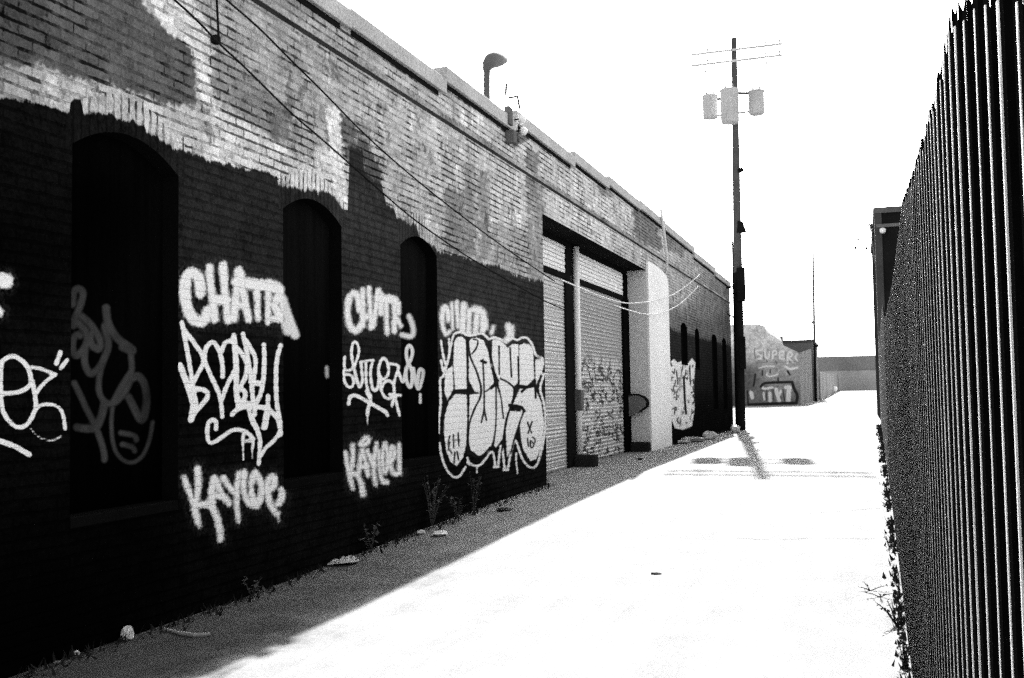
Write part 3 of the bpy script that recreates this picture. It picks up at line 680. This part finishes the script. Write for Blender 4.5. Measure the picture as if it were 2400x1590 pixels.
# ------------------------------------------------------------------ fence on the right
def fx(Y): return .137+.0122*max(Y, 0)
TOPS = [(0, 1.98), (1.03, 1.98), (1.35, 2.08), (1.63, 2.17), (1.77, 2.2), (2.3, 2.21), (2.8, 2.24), (3.6, 2.31), (4.9, 2.42), (6.1, 2.40), (7.8, 2.38), (9.2, 2.40), (14, 2.5), (17.4, 2.95), (36, 3.17), (60, 3.2)]
def fence(ya, yb_, pitch, dep, top, label, mats, seed):
    r = random.Random(seed); fo = empty('metal_fence', (fx(ya), ya, gz(ya)), label, 'fence', 'corrugated metal fence runs')
    m = MB(); y = ya; e = .004
    while y < yb_:
        p = pitch*(.88+.24*r.random()); b0 = fx(y); z0 = gz(y)-.02; z1 = top(y)+r.uniform(-.012, .012); l1 = r.uniform(-.010, .010); tw = r.uniform(-.003, .008)*min(1, (1.9/max(y, .5))**1.6)
        x0, x1 = b0, b0+dep; zc = z1-.04
        A_ = [(x0, y), (x0, y+p*.52), (x1, y+p*.60), (x1, y+p*.94), (x0+.0125*p, y+p)]
        A_ = [(x1, y), (x0, y+p*.10), (x0, y+p*.55), (x1, y+p*.65), (x1+.0125*p, y+p)]
        tp = [z1-.06, z1+.02, z1+.01, z1-.05, z1-.04]
        for k in range(4):
            (xa, y_a), (xb_, y_b) = A_[k], A_[k+1]
            m.face([(xa, y_a, z0), (xb_, y_b, z0), (xb_, y_b+tw*(k > 0), tp[k+1]), (xa, y_a+tw*(k > 0), tp[k])], 0)
        # edge highlight painted as a bright strip along the outer flange, faces the camera
        ew = .0016*(.35+1.1*r.random())*min(1, (1.9/max(y, .5))**1.5); sw = .006*min(1, (1.9/max(y, .5))**2.1); eb = ew*float(np.interp(y, [1.3, 2.0, 3, 6], [.85, .5, .15, .02])); xe = x0-e
        m.face([(xe-eb, y+p*.10-.001, z0), (xe+.0001, y+p*.10-.001, z0), (xe+.0001, y+p*.10-.001+tw, z1-.02), (xe-ew+l1*0, y+p*.10-.001+tw, z1-.02)], 1)
        m.face([(xe-ew, y+p*.10-.001, z0), (xe-ew, y+p*.10-.001+tw, z1-.02), (xe-ew, y+p*.10+sw+tw, z1-.02), (xe-ew, y+p*.10+sw*(eb/ew)*.6, z0)], 1)
        y += p
    pn_ = m.build('panel', mats, fo)
    rl = MB(); rl.box(fx(ya)+dep+.01, fx(yb_)+dep+.05, ya, yb_, gz(ya)+.4, gz(ya)+.48) if False else None
    pm = MB()
    yy = ya+.3
    while yy < yb_:
        pm = MB(); pm.box(fx(yy)+dep+.03, fx(yy)+dep+.09, yy-.03, yy+.03, gz(yy)-.1, top(yy)-.12); pm.build('post', G(.03), fo); yy += 2.4
    for zz in (.5, 2.1):
        rm = MB(); xa = fx(ya)+dep+.035; xb_ = fx(yb_)+dep+.035
        rm.face([(xa, ya, gz(ya)+zz), (xb_, yb_, gz(yb_)+zz), (xb_, yb_, gz(yb_)+zz+.07), (xa, ya, gz(ya)+zz+.07)])
        rm.build('rail', G(.03), fo)
    return fo
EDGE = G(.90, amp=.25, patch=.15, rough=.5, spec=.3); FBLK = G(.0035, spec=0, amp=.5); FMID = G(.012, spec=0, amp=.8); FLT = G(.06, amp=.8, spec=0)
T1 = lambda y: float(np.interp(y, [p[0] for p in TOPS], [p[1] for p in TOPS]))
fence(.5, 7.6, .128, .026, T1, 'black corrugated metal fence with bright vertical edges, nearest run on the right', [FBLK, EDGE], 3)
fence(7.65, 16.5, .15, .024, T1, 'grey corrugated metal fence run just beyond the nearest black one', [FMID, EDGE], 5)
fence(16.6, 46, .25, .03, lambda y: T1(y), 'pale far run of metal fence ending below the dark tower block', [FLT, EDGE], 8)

# ------------------------------------------------------------------ dark building behind the fence
Yb = 47.0; pl = onY(2053, 600, Yb); xl = pl[0]; zt = float(onY(2060, 487, Yb)[2])
rb = empty('dark_building', (xl+4, Yb+6, 0), 'tall dark building rising behind the far end of the fence', 'building')
m = MB(); m.box(xl, xl+14, Yb, Yb+14, 0, zt-.25); m.build('wall', G(.011, amp=1.0, spec=0), rb)
m = MB(); m.box(xl-.06, xl+14.06, Yb-.08, Yb+14.08, zt-.25, zt); m.build('parapet', G(.10, amp=1.0), rb)
m = MB(); m.box(xl-.02, xl+.28, Yb-.06, Yb+.3, 0, zt-.26); m.build('corner_pilaster', G(.05, amp=1.2), rb)
z_ = float(onY(2075, 530, Yb)[2]); m = MB(); m.box(xl+.05, xl+14, Yb-.12, Yb-.002, z_-.06, z_+.08); m.build('ledge', G(.12, amp=1.2), rb)
q = onY(2069, 541, Yb-.25); m = MB(); m.tube([q+np.array([0, 0, -.12]), q+np.array([0, 0, -.05]), q+np.array([0, 0, .07]), q+np.array([0, 0, .12])], [.03, .13, .13, .05], 10)
m.tube([q+np.array([0, .02, .1]), q+np.array([0, .25, .12])], .03, 6); m.build('wall_lamp', G(.85, amp=.1), rb, smooth=True)
# bare branch tips beside it
br = MB(); rr = random.Random(4)
root = onY(2056, 640, Yb+4); 
tr = empty('bare_tree', (float(root[0]), Yb+4, gz(Yb+4)), 'sparse twigs of a small tree beside the dark building', 'tree')
def twig(pts, r): br.tube([onY(a, b, Yb+4) for a, b in pts], r, 5)
twig([(2060, 700), (2052, 620), (2044, 560), (2040, 530)], [.05, .035, .02, .01]); twig([(2050, 600), (2035, 590), (2012, 583), (2004, 582)], [.018, .012, .008, .006]); twig([(2047, 575), (2030, 570), (2010, 562)], [.01, .008, .006])
lv = MB()
for cx_, cy_, sx, sy, n_ in ((2040, 530, 8, 9, 26), (2046, 550, 4, 14, 14), (2032, 582, 5, 2, 8), (2005, 582, 4, 1.5, 5), (2011, 563, 2, 3, 5), (2062, 471, 3, 2, 4)):
    for _ in range(n_):
        q = onY(cx_+rr.gauss(0, sx*.5), cy_+rr.gauss(0, sy*.5), Yb+4+rr.uniform(-.3, .3)); u = Vector((rr.gauss(0, 1), rr.gauss(0, 1), rr.gauss(0, 1))).normalized()*.09; v = u.orthogonal().normalized()*.05
        q = Vector(q); lv.face([q-u, q+v, q+u, q-v])
br.build('trunk', G(.2, amp=.5), tr); lv.build('crown', G(.10, amp=.5), tr)

# ------------------------------------------------------------------ buildings closing the alley
gb1 = np.array([onG(1700, 954)[:2], onG(1867, 949)[:2]])
Yc = float(gb1[:, 1].mean()); Yc = 97.0
gm2 = NT('graffiti_plaster'); sp = gm2.noise(3, 10, .8); md = gm2.noise(.7, 5, .7)
col = gm2.math('MULTIPLY', gm2.attr('tone'), gm2.math('MAXIMUM', gm2.math('ADD', 1, gm2.math('ADD', gm2.math('MULTIPLY', sp, 3.2), gm2.math('MULTIPLY', md, 1.3))), .2))
n1 = gm2.math('MULTIPLY', sp, 5)
col = gm2.mix(gm2.smooth(gm2.math('ADD', gm2.attr('white'), n1), -2, 1.5), col, .6)
col = gm2.mix(gm2.smooth(gm2.math('ADD', gm2.attr('black'), n1), -1.5, 1.5), col, .02)
gm2.grey(gm2.math('MAXIMUM', col, .003)); GBM = gm2.fin(.95, 0)
gbld = empty('graffiti_building', (-8, Yc, .1), 'pale building with sloping roofline and block letter graffiti facing down the alley', 'building')
rl_ = [(1690, 762), (1776, 760), (1790, 764), (1797, 778), (1801, 795), (1809, 798), (1874, 827)]
xl_, xr_ = float(onY(1690, 850, Yc)[0]), float(onY(1874, 850, Yc)[0])
rx = [float(onY(a, b, Yc)[0]) for a, b in rl_]; rz = [float(onY(a, b, Yc)[2]) for a, b in rl_]
nxx, nzz = 110, 70; m = MB()
for i in range(nxx+1):
    x = xl_+(xr_-xl_)*i/nxx; t = float(np.interp(x, rx, rz))
    for k in range(nzz+1): m.v.append((x, Yc, -.2+(t+.2)*k/nzz))
for i in range(nxx):
    for k in range(nzz):
        a = i*(nzz+1)+k; m.f.append((a, a+nzz+1, a+nzz+2, a+1)); m.m.append(0)
fo = m.build('front_wall', GBM, gbld)
P, _ = project(np.array(m.v)); s6 = 7.127; K = T(1700, 740, s6)
WS = [(smoothline(K(p)), h/s6) for p, h in [
 ([(620,580),(520,580),(510,640),(600,660),(610,720),(520,730)],12), ([(660,580),(665,700),(720,730),(740,600)],12), ([(790,720),(785,590),(850,580),(860,650),(800,660)],12),
 ([(980,600),(900,600),(900,720),(980,725)],12), ([(900,660),(970,660)],10), ([(1040,800),(1040,620),(1110,610),(1120,680),(1050,700),(1130,780)],12), ([(1200,640),(1160,700),(1210,760)],10),
 ([(560,880),(700,840),(820,850)],10), ([(700,950),(690,1020),(820,1010),(880,980)],10), ([(1000,850),(1080,900),(1200,870)],16),
 ([(620,1200),(640,1230),(790,1200)],18), ([(740,1300),(750,1420)],26), ([(850,1230),(870,1330),(900,1420)],28), ([(1010,1200),(1090,1200)],26), ([(1060,1250),(1050,1420)],36), ([(430,1290),(450,1370)],30), ([(640,1290),(650,1400)],14), ([(930,1260),(900,1330)],18)]]
KS = [(smoothline(K(p), 1), h/s6) for p, h in [
 ([(590,1190),(640,1130),(760,1120),(1120,1110)],22), ([(1120,1130),(1150,1230),(1210,1330),(1190,1440)],26), ([(390,1490),(700,1475),(1190,1460)],24), ([(490,540),(490,700),(560,750)],5),
 ([(500,980),(490,1080),(470,1180)],16), ([(620,920),(620,1000)],12), ([(750,900),(750,960)],10), ([(1040,930),(1080,990)],16), ([(880,1040),(885,1100)],12), ([(690,740),(700,780)],7), ([(840,760),(860,800)],8),
 ([(690,1240),(690,1420)],6), ([(800,1240),(810,1420)],6), ([(960,1240),(990,1420)],10), ([(370,1260),(380,1480)],14), ([(640,610),(640,720)],4), ([(760,590),(760,720)],4), ([(880,590),(880,730)],4), ([(1000,600),(1010,730)],4), ([(500,780),(900,780),(1180,770)],3)]]
TN = [(1750,790,.55),(1755,840,.42),(1770,765,.6),(1768,780,.25),(1790,800,.5),(1830,820,.42),(1800,850,.32),(1755,870,.06),(1752,900,.05),(1760,930,.12),(1700,800,.6),(1705,930,.05),(1800,880,.2),(1850,870,.3),(1820,900,.22),(1800,930,.12),(1870,860,.18),(1870,930,.12),(1830,880,.18)]
for k, v in {'tone': idw(P, TN)*1.15, 'white': seg_field(P, WS), 'black': seg_field(P, KS)}.items():
    a = fo.data.attributes.new(k, 'FLOAT', 'POINT'); a.data.foreach_set('value', v.astype(np.float32))
m = MB(); e_ = onY(1897, 838, 122.); m.face([(xr_, Yc, 0), (float(onY(1904, 900, 122.)[0]), 122, 0), (float(onY(1904, 900, 122.)[0]), 122, 6.2), (xr_, Yc, rz[-1])]); m.build('side_wall', G(.10, amp=1.0, scale=2), gbld)
m = MB()
for (xa, za), (xc, zc) in zip(list(zip(rx, rz))[:-1], list(zip(rx, rz))[1:]): m.face([(xa, Yc, za), (xc, Yc, zc), (xc-.3, Yc+24, zc+.1), (xa-.3, Yc+24, za+.1)])
m.face([(xl_, Yc, 0), (xl_, Yc, rz[0]), (xl_-.3, Yc+24, rz[0]), (xl_-.3, Yc+24, 0)]); m.build('roof', G(.2), gbld)
# chimney smudge on the roof
q = onY(1768, 772, Yc+.2)
Yd = 124.5; xa, xb2 = float(onY(1790, 850, Yd)[0]), float(onY(1906, 850, Yd)[0]); zt = float(onY(1850, 798, Yd)[2])
db = empty('brick_shed', (xa+2, Yd+5, 0), 'darker flat topped building standing behind the graffiti building', 'building')
m = MB(); m.box(xa, xb2, Yd, Yd+14, 0, zt-.3); m.build('wall', G(.10, amp=1.1, scale=2), db)
m = MB(); m.box(xa-.1, xb2+.1, Yd-.1, Yd+14, zt-.3, zt); m.build('parapet', G(.05, amp=1.0, scale=2), db)
q = onY(1830, 794, Yd+1); m = MB(); m.box(q[0]-.25, q[0]+.25, Yd+.6, Yd+1.4, zt-.1, float(onY(1830, 789, Yd+1)[2])); m.build('chimney', G(.12), db)
# far wall and the low wall that leads to it
Ye = 250.; xa, xb2 = float(onY(1890, 850, Ye)[0]), float(onY(2300, 850, Ye)[0]); zt = float(onY(1990, 835, Ye)[2]); zm = float(onY(1990, 868, Ye)[2])
fw = empty('far_wall', (0, Ye, gz(Ye)), 'wide grey wall closing the far end of the alley', 'wall')
m = MB(); m.box(xa, xb2, Ye, Ye+6, 0, zm); m.build('lower_wall', G(.36, amp=1.1, scale=.8), fw)
m = MB(); m.box(xa, xb2, Ye-.2, Ye+6, zm+.002, zt); m.build('upper_wall', G(.19, amp=1.1, scale=.8), fw)
lw = MB(); x_a = float(onG(1915, 940)[0]); lw.box(x_a-.4, x_a, 140, 249, 0, 0)
lw = MB(); N = 12
for k in range(N):
    ya, yc = 139+k*9.1, 139+(k+1)*9.1; lw.face([(x_a, ya, gz(ya)-.2), (x_a, yc, gz(yc)-.2), (x_a, yc, gz(yc)+3.6), (x_a, ya, gz(ya)+3.6)]); lw.face([(x_a, ya, gz(ya)+3.6), (x_a, yc, gz(yc)+3.6), (x_a-.3, yc, gz(yc)+3.6), (x_a-.3, ya, gz(ya)+3.6)])
lw.face([(x_a, 139, 0), (x_a, 139, gz(139)+3.6), (x_a-8, 139, gz(139)+3.6), (x_a-8, 139, 0)])
tag(lw.build('boundary_wall', G(.2, amp=1.1, scale=1)), 'low grey wall running along the left of the alley beyond the thin pole', 'wall')
# white bundle at the far left kerb
q = onG(1954, 921); m = MB(); r_ = .85
for k in range(7):
    for j in range(10):
        th = math.pi*k/6; ph = 2*math.pi*j/10; rr_ = r_*(1+.12*math.sin(3*ph+k)); m.v.append((q[0]+rr_*math.sin(th)*math.cos(ph)*.8, q[1]+rr_*math.sin(th)*math.sin(ph), q[2]+r_*.75+rr_*.8*math.cos(th)))
for k in range(6):
    for j in range(10): a = k*10+j; b = k*10+(j+1) % 10; m.f.append((a, b, b+10, a+10)); m.m.append(0)
m.tube([(q[0]-.3, q[1], q[2]+1.2), (q[0]-.45, q[1], q[2]+1.75), (q[0]-.2, q[1], q[2]+1.95)], [.4, .35, .1], 8)
tag(m.build('rubbish_bag', G(.8, amp=.2, patch=.1), smooth=True), 'small white bundle lying at the far end of the alley', 'bag')

# ------------------------------------------------------------------ utility pole with transformers
pb = onG(1736, 1008); PX, PY = float(pb[0]), float(pb[1]); PZ = gz(PY)
top = onY(1720, 90, PY); 
up = empty('utility_pole', (PX, PY, PZ), 'tall dark wooden utility pole with three transformers at the end of the brick wall', 'utility pole')
POLE = G(.010, spec=0, amp=1.2, patch=.5, scale=14); H = float(top[2])
zs_ = [PZ-.3, PZ+1.5, 6, 10, H]; m = MB()
def Z(py): return float(onY(1725, py, PY)[2])
def pxz(z):                                         # slight lean
    return PX+(float(top[0])-PX)*(z-PZ)/(H-PZ)
m.tube([(pxz(z), PY, z) for z in [PZ-.3, PZ+2, Z(640)]], [.185, .178, .165], 16)
m.build('pole', POLE, up, smooth=True)
m = MB(); m.tube([(pxz(z), PY, z) for z in [Z(640), 8, 10.5, 12, H]], [.165, .15, .14, .125, .105], 16); m.build('pole_top', G(.085, amp=1.4, spec=0, scale=14), up, smooth=True)  # paler top: glow of the bright sky put into the pole colour
zs2 = [(Z(627), Z(707), .26), ]
m = MB(); m.box(pxz(5)-.02, pxz(5)+.28, PY-.24, PY-.05, Z(708), Z(630)); m.build('junction_box', POLE, up, bevel=.02)
m = MB(); m.box(pxz(3)+.02, pxz(3)+.24, PY-.22, PY, Z(866), Z(790)); m.build('cable_guard', POLE, up, bevel=.02)
q = onY(1743, 533, PY-.1); m = MB(); m.face([(q[0]-.25, PY-.2, q[2]-.2), (q[0]+.10, PY-.2, q[2]-.2), (q[0]-.02, PY-.2, q[2]+.2), (q[0]-.2, PY-.2, q[2]+.25)]); m.face([(q[0]-.25, PY+.02, q[2]-.2), (q[0]-.2, PY+.02, q[2]+.25), (q[0]-.02, PY+.02, q[2]+.2), (q[0]+.10, PY+.02, q[2]-.2)])
for s0, s1_ in (((-.25, -.2), (.10, -.2)), ((.10, -.2), (-.02, .2)), ((-.02, .2), (-.2, .25)), ((-.2, .25), (-.25, -.2))): m.face([(q[0]+s0[0], PY-.2, q[2]+s0[1]), (q[0]+s0[0], PY+.02, q[2]+s0[1]), (q[0]+s1_[0], PY+.02, q[2]+s1_[1]), (q[0]+s1_[0], PY-.2, q[2]+s1_[1])])
m.build('cable_hood', POLE, up)
q = onY(1736, 402, PY); m = MB(); m.tube([(q[0]-.05, PY-.1, q[2]), (q[0]+.08, PY-.15, q[2]+.04)], .09, 8); m.tube([(q[0], PY-.15, q[2]), (q[0]+.3, PY-.15, q[2]-.5)], .015, 5); m.tube([(q[0], PY-.15, q[2]+.3), (q[0]+.25, PY-.15, q[2]+.25)], .012, 5); m.build('cable_clamp', POLE, up)
m = MB(); m.tube([(pxz(3)-.19, PY, PZ), (pxz(6)-.175, PY, 7.2)], .03, 6); m.tube([(pxz(5)-.18, PY, Z(672)), (pxz(5)-.5, PY, Z(675))], .04, 6); m.tube([(pxz(5)-.18, PY, Z(744)), (pxz(5)-.45, PY, Z(735)), (pxz(5)-.55, PY, Z(690))], .035, 6); m.build('riser_conduit', POLE, up)
ARM = G(.50, amp=1.2, scale=14)  # sky glare around the arms put into their pale colour
for (xa_, ya_), (xb_, yb2) in (((1621, 131), (1834, 102)), ((1621, 156), (1834, 129))):
    a = onY(xa_, ya_, PY-.12); b = onY(xb_, yb2, PY-.12); z = (a[2]+b[2])/2
    m = MB(); m.box(a[0], b[0], PY-.18, PY-.10, z-.04, z+.04); c = m.build('crossarm', ARM, up, bevel=.01)
    for t in (.03, .18, .82, .97):
        x = a[0]+(b[0]-a[0])*t; m = MB(); m.tube([(x, PY-.14, z+.05), (x, PY-.14, z+.12), (x, PY-.14, z+.18)], [.02, .04, .03], 8); m.build('insulator', G(.5, amp=.3), c, smooth=True)
for px, pya, pyb in ((1759, 138, 156), (1797, 142, 152), (1655, 152, 170), (1667, 150, 160)):
    a = onY(px, pya, PY-.14); b = onY(px-1, pyb, PY-.14); m = MB(); m.tube([a, b], [.02, .045], 6); m.build('cutout_fuse', G(.22, amp=.5), up)
TR = G(.46, amp=2.2, scale=8, patch=.5)  # cans paled, the glare of the sky is in the colour
for px, y_t, y_b, hw_, dyy in ((1664, 223, 278, 17.5, 0), (1709, 209, 289, 20.5, -.42), (1772, 212, 269, 17.5, 0)):
    t = onY(px, y_t, PY+dyy); b = onY(px, y_b, PY+dyy); r_ = hw_/F*40; x = float(t[0]); y = PY+dyy
    m = MB(); m.tube([(x, y, b[2]), (x, y, b[2]+.06), (x, y, t[2]-.1), (x, y, t[2]-.09), (x, y, t[2]-.03), (x, y, t[2])], [r_*.9, r_, r_, r_*1.05, r_*1.05, r_*.7], 20)
    c = m.build('transformer', TR, up)
    for dx in (-.12, .12):
        k = MB(); k.tube([(x+dx, y, t[2]-.02), (x+dx, y, t[2]+.06), (x+dx*1.2, y, t[2]+.16)], [.035, .045, .02], 8); k.build('bushing', G(.3, amp=.5), c, smooth=True)
zc_ = Z(224); zd_ = Z(268)
m = MB(); xa_ = float(onY(1681, 230, PY)[0]); xb_ = float(onY(1756, 224, PY)[0])
m.tube([(xa_-.05, PY, zc_-.1), (pxz(13), PY-.05, zc_+.08), (xb_+.05, PY, zc_+.02)], .055, 6); m.tube([(xa_-.05, PY, zd_), (xb_+.05, PY, zd_+.05)], .04, 6); m.tube([(pxz(13)+.1, PY-.05, zc_-.25), (xb_, PY, zc_+.02)], .018, 6)
m.build('transformer_bracket', G(.12, amp=1.0), up)
# distant thin pole
q = onG(1912, 941); m = MB(); t1 = onY(1909, 806, q[1]); t2 = onY(1905.5, 590, q[1])
pb2 = empty('utility_pole', (float(q[0]), float(q[1]), float(q[2])), 'thin distant pole standing at the corner of the graffiti building', 'utility pole')
m.tube([(q[0], q[1], q[2]-.1), (t1[0], q[1], t1[2])], [.19, .15], 10); m.build('pole', POLE, pb2, smooth=True)
m = MB(); m.tube([(t1[0], q[1], t1[2]), (t2[0], q[1], t2[2])], [.15, .11], 8); m.build('mast', G(.09, amp=1.5, spec=0), pb2, smooth=True)
z_ = float(onY(1908, 756, q[1])[2]); m = MB(); m.box(t1[0]-.25, t1[0]+.2, q[1]-.15, q[1]+.1, z_-.15, z_+.15); m.build('lamp_box', G(.12, amp=1), pb2, bevel=.03)
z_ = float(onY(1908, 812, q[1])[2]); m = MB(); m.box(t1[0], t1[0]+.5, q[1]-.15, q[1]+.1, z_-.12, z_+.12); m.build('bracket', BLK2, pb2, bevel=.03)

# ------------------------------------------------------------------ weeds, grass and litter
LEAF = G(.022, spec=0, amp=.6); LEAFP = G(.07, spec=0, amp=.6); SUNLEAF = G(.03, spec=0, amp=.5)
def plant(pos, h, n, spread, mat, seed, label, group, leaf=.035):
    r = random.Random(seed); pr_ = empty('weed', tuple(float(c) for c in pos), label, 'weed', group)
    st = MB(); lf = MB(); pos = Vector(pos)
    for s in range(max(3, n//9)):
        a = r.uniform(0, 6.28); tip = pos+Vector((math.cos(a)*spread*r.uniform(.2, 1), math.sin(a)*spread*r.uniform(.2, 1), h*r.uniform(.5, 1)))
        mid = pos.lerp(tip, .5)+Vector((0, 0, h*.12)); st.tube([pos, mid, tip], [.004, .003, .0015], 4)
        for k in range(9):
            t = .15+.85*k/8; p = pos.lerp(mid, t*2) if t < .5 else mid.lerp(tip, t*2-1)
            d = Vector((r.gauss(0, 1), r.gauss(0, 1), r.gauss(0, .6)+.2)).normalized(); L = leaf*r.uniform(.6, 1.5); u = d.cross(Vector((0, 0, 1)))
            u = (u.normalized() if u.length > 1e-3 else Vector((1, 0, 0)))*L*.28
            lf.face([p, p+d*L*.5+u, p+d*L, p+d*L*.5-u])
    st.build('stem', mat, pr_); lf.build('leaves', mat, pr_)
    return pr_
WB = 'weeds along the brick wall'; WF = 'weeds along the fence foot'
for k, (px, py, h, n, sp_, lab) in enumerate([(1012, 1238, .62, 110, .22, 'tall leafy weed at the wall foot left of the bubble letter graffiti'),
    (1110, 1205, .55, 60, .14, 'wispy weed against the wall below the bubble letter graffiti'), (860, 1292, .30, 60, .25, 'low weed at the wall foot below the second stack of tags'),
    (540, 1398, .22, 45, .2, 'small weed at the wall foot beneath the heart tag'), (1075, 1222, .3, 60, .2, 'bushy weed between the two tallest weeds by the wall')]):
    q = onG(px, py); q[0] = max(q[0], WX+.06); q[0] = min(q[0], WX+.35); plant(q, h, n, sp_, LEAFP, 20+k, lab, WB, .05)
for k, (px, py, h, n, sp_, lab) in enumerate([(2084, 1284, .16, 50, .10, 'dark weed clump at the fence foot where the middle concrete joint ends'), (2108, 1362, .10, 40, .07, 'small dark weed between the two wider clumps by the fence'),
    (2106, 1410, .10, 50, .08, 'dark weed clump at the fence foot just above the sprawling one'), (2100, 1466, .20, 150, .20, 'sprawling weed spreading onto the bright concrete by the fence'),
    (2128, 1560, .14, 90, .10, 'dark weed clump at the bottom of the photo by the fence'), (2040, 1385, .05, 40, .16, 'thin trailing weed lying out on the bright concrete'),
    (2062, 1400, .05, 40, .16, 'fine creeping weed between the trailing one and the fence')]):
    q = onG(px, py); q[0] = min(q[0], fx(q[1])-.04); plant(q, h, int(n*.6), sp_, SUNLEAF, 50+k, lab, WF, .022)
gs = MB(); r = random.Random(9)
for _ in range(2600):
    Y = 5+ (r.random()**1.3)*38; wd = .012+abs(r.gauss(0, .018+.0014*Y)); dens = .5+.5*math.sin(Y*3.1)*math.sin(Y*1.3+1)
    if r.random() > dens: continue
    x = fx(Y)-wd; h = r.uniform(.01, .05)*(1+Y*.03); a = r.uniform(0, 6.28); d = Vector((math.cos(a), math.sin(a), 0))*r.uniform(.004, .012)*(1+Y*.08); p = Vector((x, Y, gz(Y)))
    gs.face([p-d, p+d, p+Vector((r.gauss(0, .02), r.gauss(0, .02), h))])
tag(gs.build('grass', SUNLEAF), 'thin dark grass growing along the fence foot', 'grass', kind='stuff')
gs = MB()
for _ in range(2200):
    Y = 4.5+r.random()*35
    if dy0 < Y < py1: continue
    x = WX+abs(r.gauss(0, .10))+.01; h = r.uniform(.01, .09); a = r.uniform(0, 6.28); d = Vector((math.cos(a), math.sin(a), 0))*r.uniform(.005, .014); p = Vector((x, Y, gz(Y)))
    gs.face([p-d, p+d, p+Vector((r.gauss(0, .03), r.gauss(0, .03), h))])
tag(gs.build('grass', G(.02, spec=0, amp=.8)), 'dark dry grass and debris along the foot of the brick wall', 'grass', kind='stuff')
PAP = G(.62, amp=.5, patch=.2)
def paper(name, pts, z, label, seed, mat=PAP, cat='litter', bend=.02):
    r = random.Random(seed); P = [onG(*p) for p in pts]; c = sum(P)/len(P); m = MB(); top_ = []
    for ring in (1.0, .62, .3):
        for p in P:
            q = c+(p-c)*ring; q[2] = gz(q[1])+z+r.uniform(0, bend); top_.append(tuple(q))
    n = len(P); m.v = top_+[(c[0], c[1], gz(c[1])+z+bend*.5)]
    m.v += [(x, y, z0-.004) for x, y, z0 in top_[:n]]
    for k in range(2):
        for j in range(n): a = k*n+j; b = k*n+(j+1) % n; m.f.append((a, b, b+n, a+n)); m.m.append(0)
    for j in range(n): m.f.append((2*n+j, 2*n+(j+1) % n, 3*n)); m.m.append(0)
    for j in range(n): m.f.append((j, 3*n+1+j, 3*n+1+(j+1) % n, (j+1) % n)); m.m.append(0)
    m.f.append(tuple(3*n+1+j for j in range(n))[::-1]); m.m.append(0)
    return tag(m.build(name, mat), label, cat)
paper('cardboard_sheet', [(745, 1322), (765, 1314), (792, 1311), (806, 1305), (828, 1309), (843, 1320), (830, 1326), (800, 1329), (770, 1328)], .012, 'flattened pale card sheet lying in the shade by the wall', 1, G(.36, amp=1.0), bend=.03)
def lump(px, py, r_, sx, sy, sz, label, seed, mat=PAP, name='crumpled_paper'):
    r = random.Random(seed); q = onG(px, py); m = MB(); nt_, np_ = 6, 9
    for k in range(nt_+1):
        for j in range(np_):
            th = math.pi*k/nt_; ph = 2*math.pi*j/np_; rr_ = r_*r.uniform(.7, 1.2)
            m.v.append((q[0]+rr_*sx*math.sin(th)*math.cos(ph), q[1]+rr_*sy*math.sin(th)*math.sin(ph), max(q[2]+.001, q[2]+r_*sz*.8+rr_*sz*math.cos(th))))
    for k in range(nt_):
        for j in range(np_): a = k*np_+j; b = k*np_+(j+1) % np_; m.f.append((a, b, b+np_, a+np_)); m.m.append(0)
    return tag(m.build(name, mat), label, 'litter', 'scraps of litter along the shaded wall foot')
lump(298, 1500, .05, 1, .9, 1.0, 'white crumpled paper ball at the dark foot of the wall, lower left', 1)
lump(178, 1535, .025, 1.2, 1, .6, 'tiny pale scrap left of the crumpled paper ball', 2, G(.4))
lump(135, 1556, .02, 1.3, 1, .5, 'faint grey scrap nearest the bottom left corner', 6, G(.15))
lump(617, 1368, .022, 1.6, 1, .6, 'small white scrap between the paper ball and the card sheet', 3)
lump(988, 1252, .05, .9, 1.3, .5, 'left one of two pale scraps below the tall weed', 4)
lump(1030, 1256, .07, 1.2, 1.3, .45, 'right one of two pale scraps below the tall weed', 5)
lump(1664, 1030, .22, 1, 1.2, .6, 'pale lump of rubble near the dark far windows', 7, G(.5, amp=.8), 'rubble')
lump(1625, 1036, .2, 1.5, 2, .4, 'grey rubble beside the white pilaster foot', 8, G(.25, amp=.8), 'rubble')
lump(1602, 1040, .13, 1.5, 2, .4, 'small rubble piece nearest the white pilaster', 9, G(.3, amp=.8), 'rubble')
lump(1724, 1016, .18, 1, 1, .9, 'white lump at the foot of the tall utility pole', 10, G(.7, amp=.3), 'rubble')
lump(1500, 1078, .06, 1, 1, .4, 'small dark scrap on the shaded concrete before the bay', 11, G(.03), 'dark_scrap')
lump(1180, 1197, .07, 1.6, 2.2, .25, 'dark clump of dead leaves on the shaded concrete', 12, G(.015), 'leaf_clump')
lump(1537, 1346, .03, 1.6, .8, .3, 'single dark scrap lying on the bright concrete', 13, G(.02), 'dark_scrap')
q = [onG(a, b) for a, b in ((385, 1478), (420, 1488), (455, 1494), (492, 1491))]; m = MB(); m.tube([p+np.array([0, 0, .012]) for p in q], [.006, .012, .016, .012], 6)
tag(m.build('stick', G(.28, amp=.8)), 'pale curved stick on the shaded concrete at lower left', 'stick')
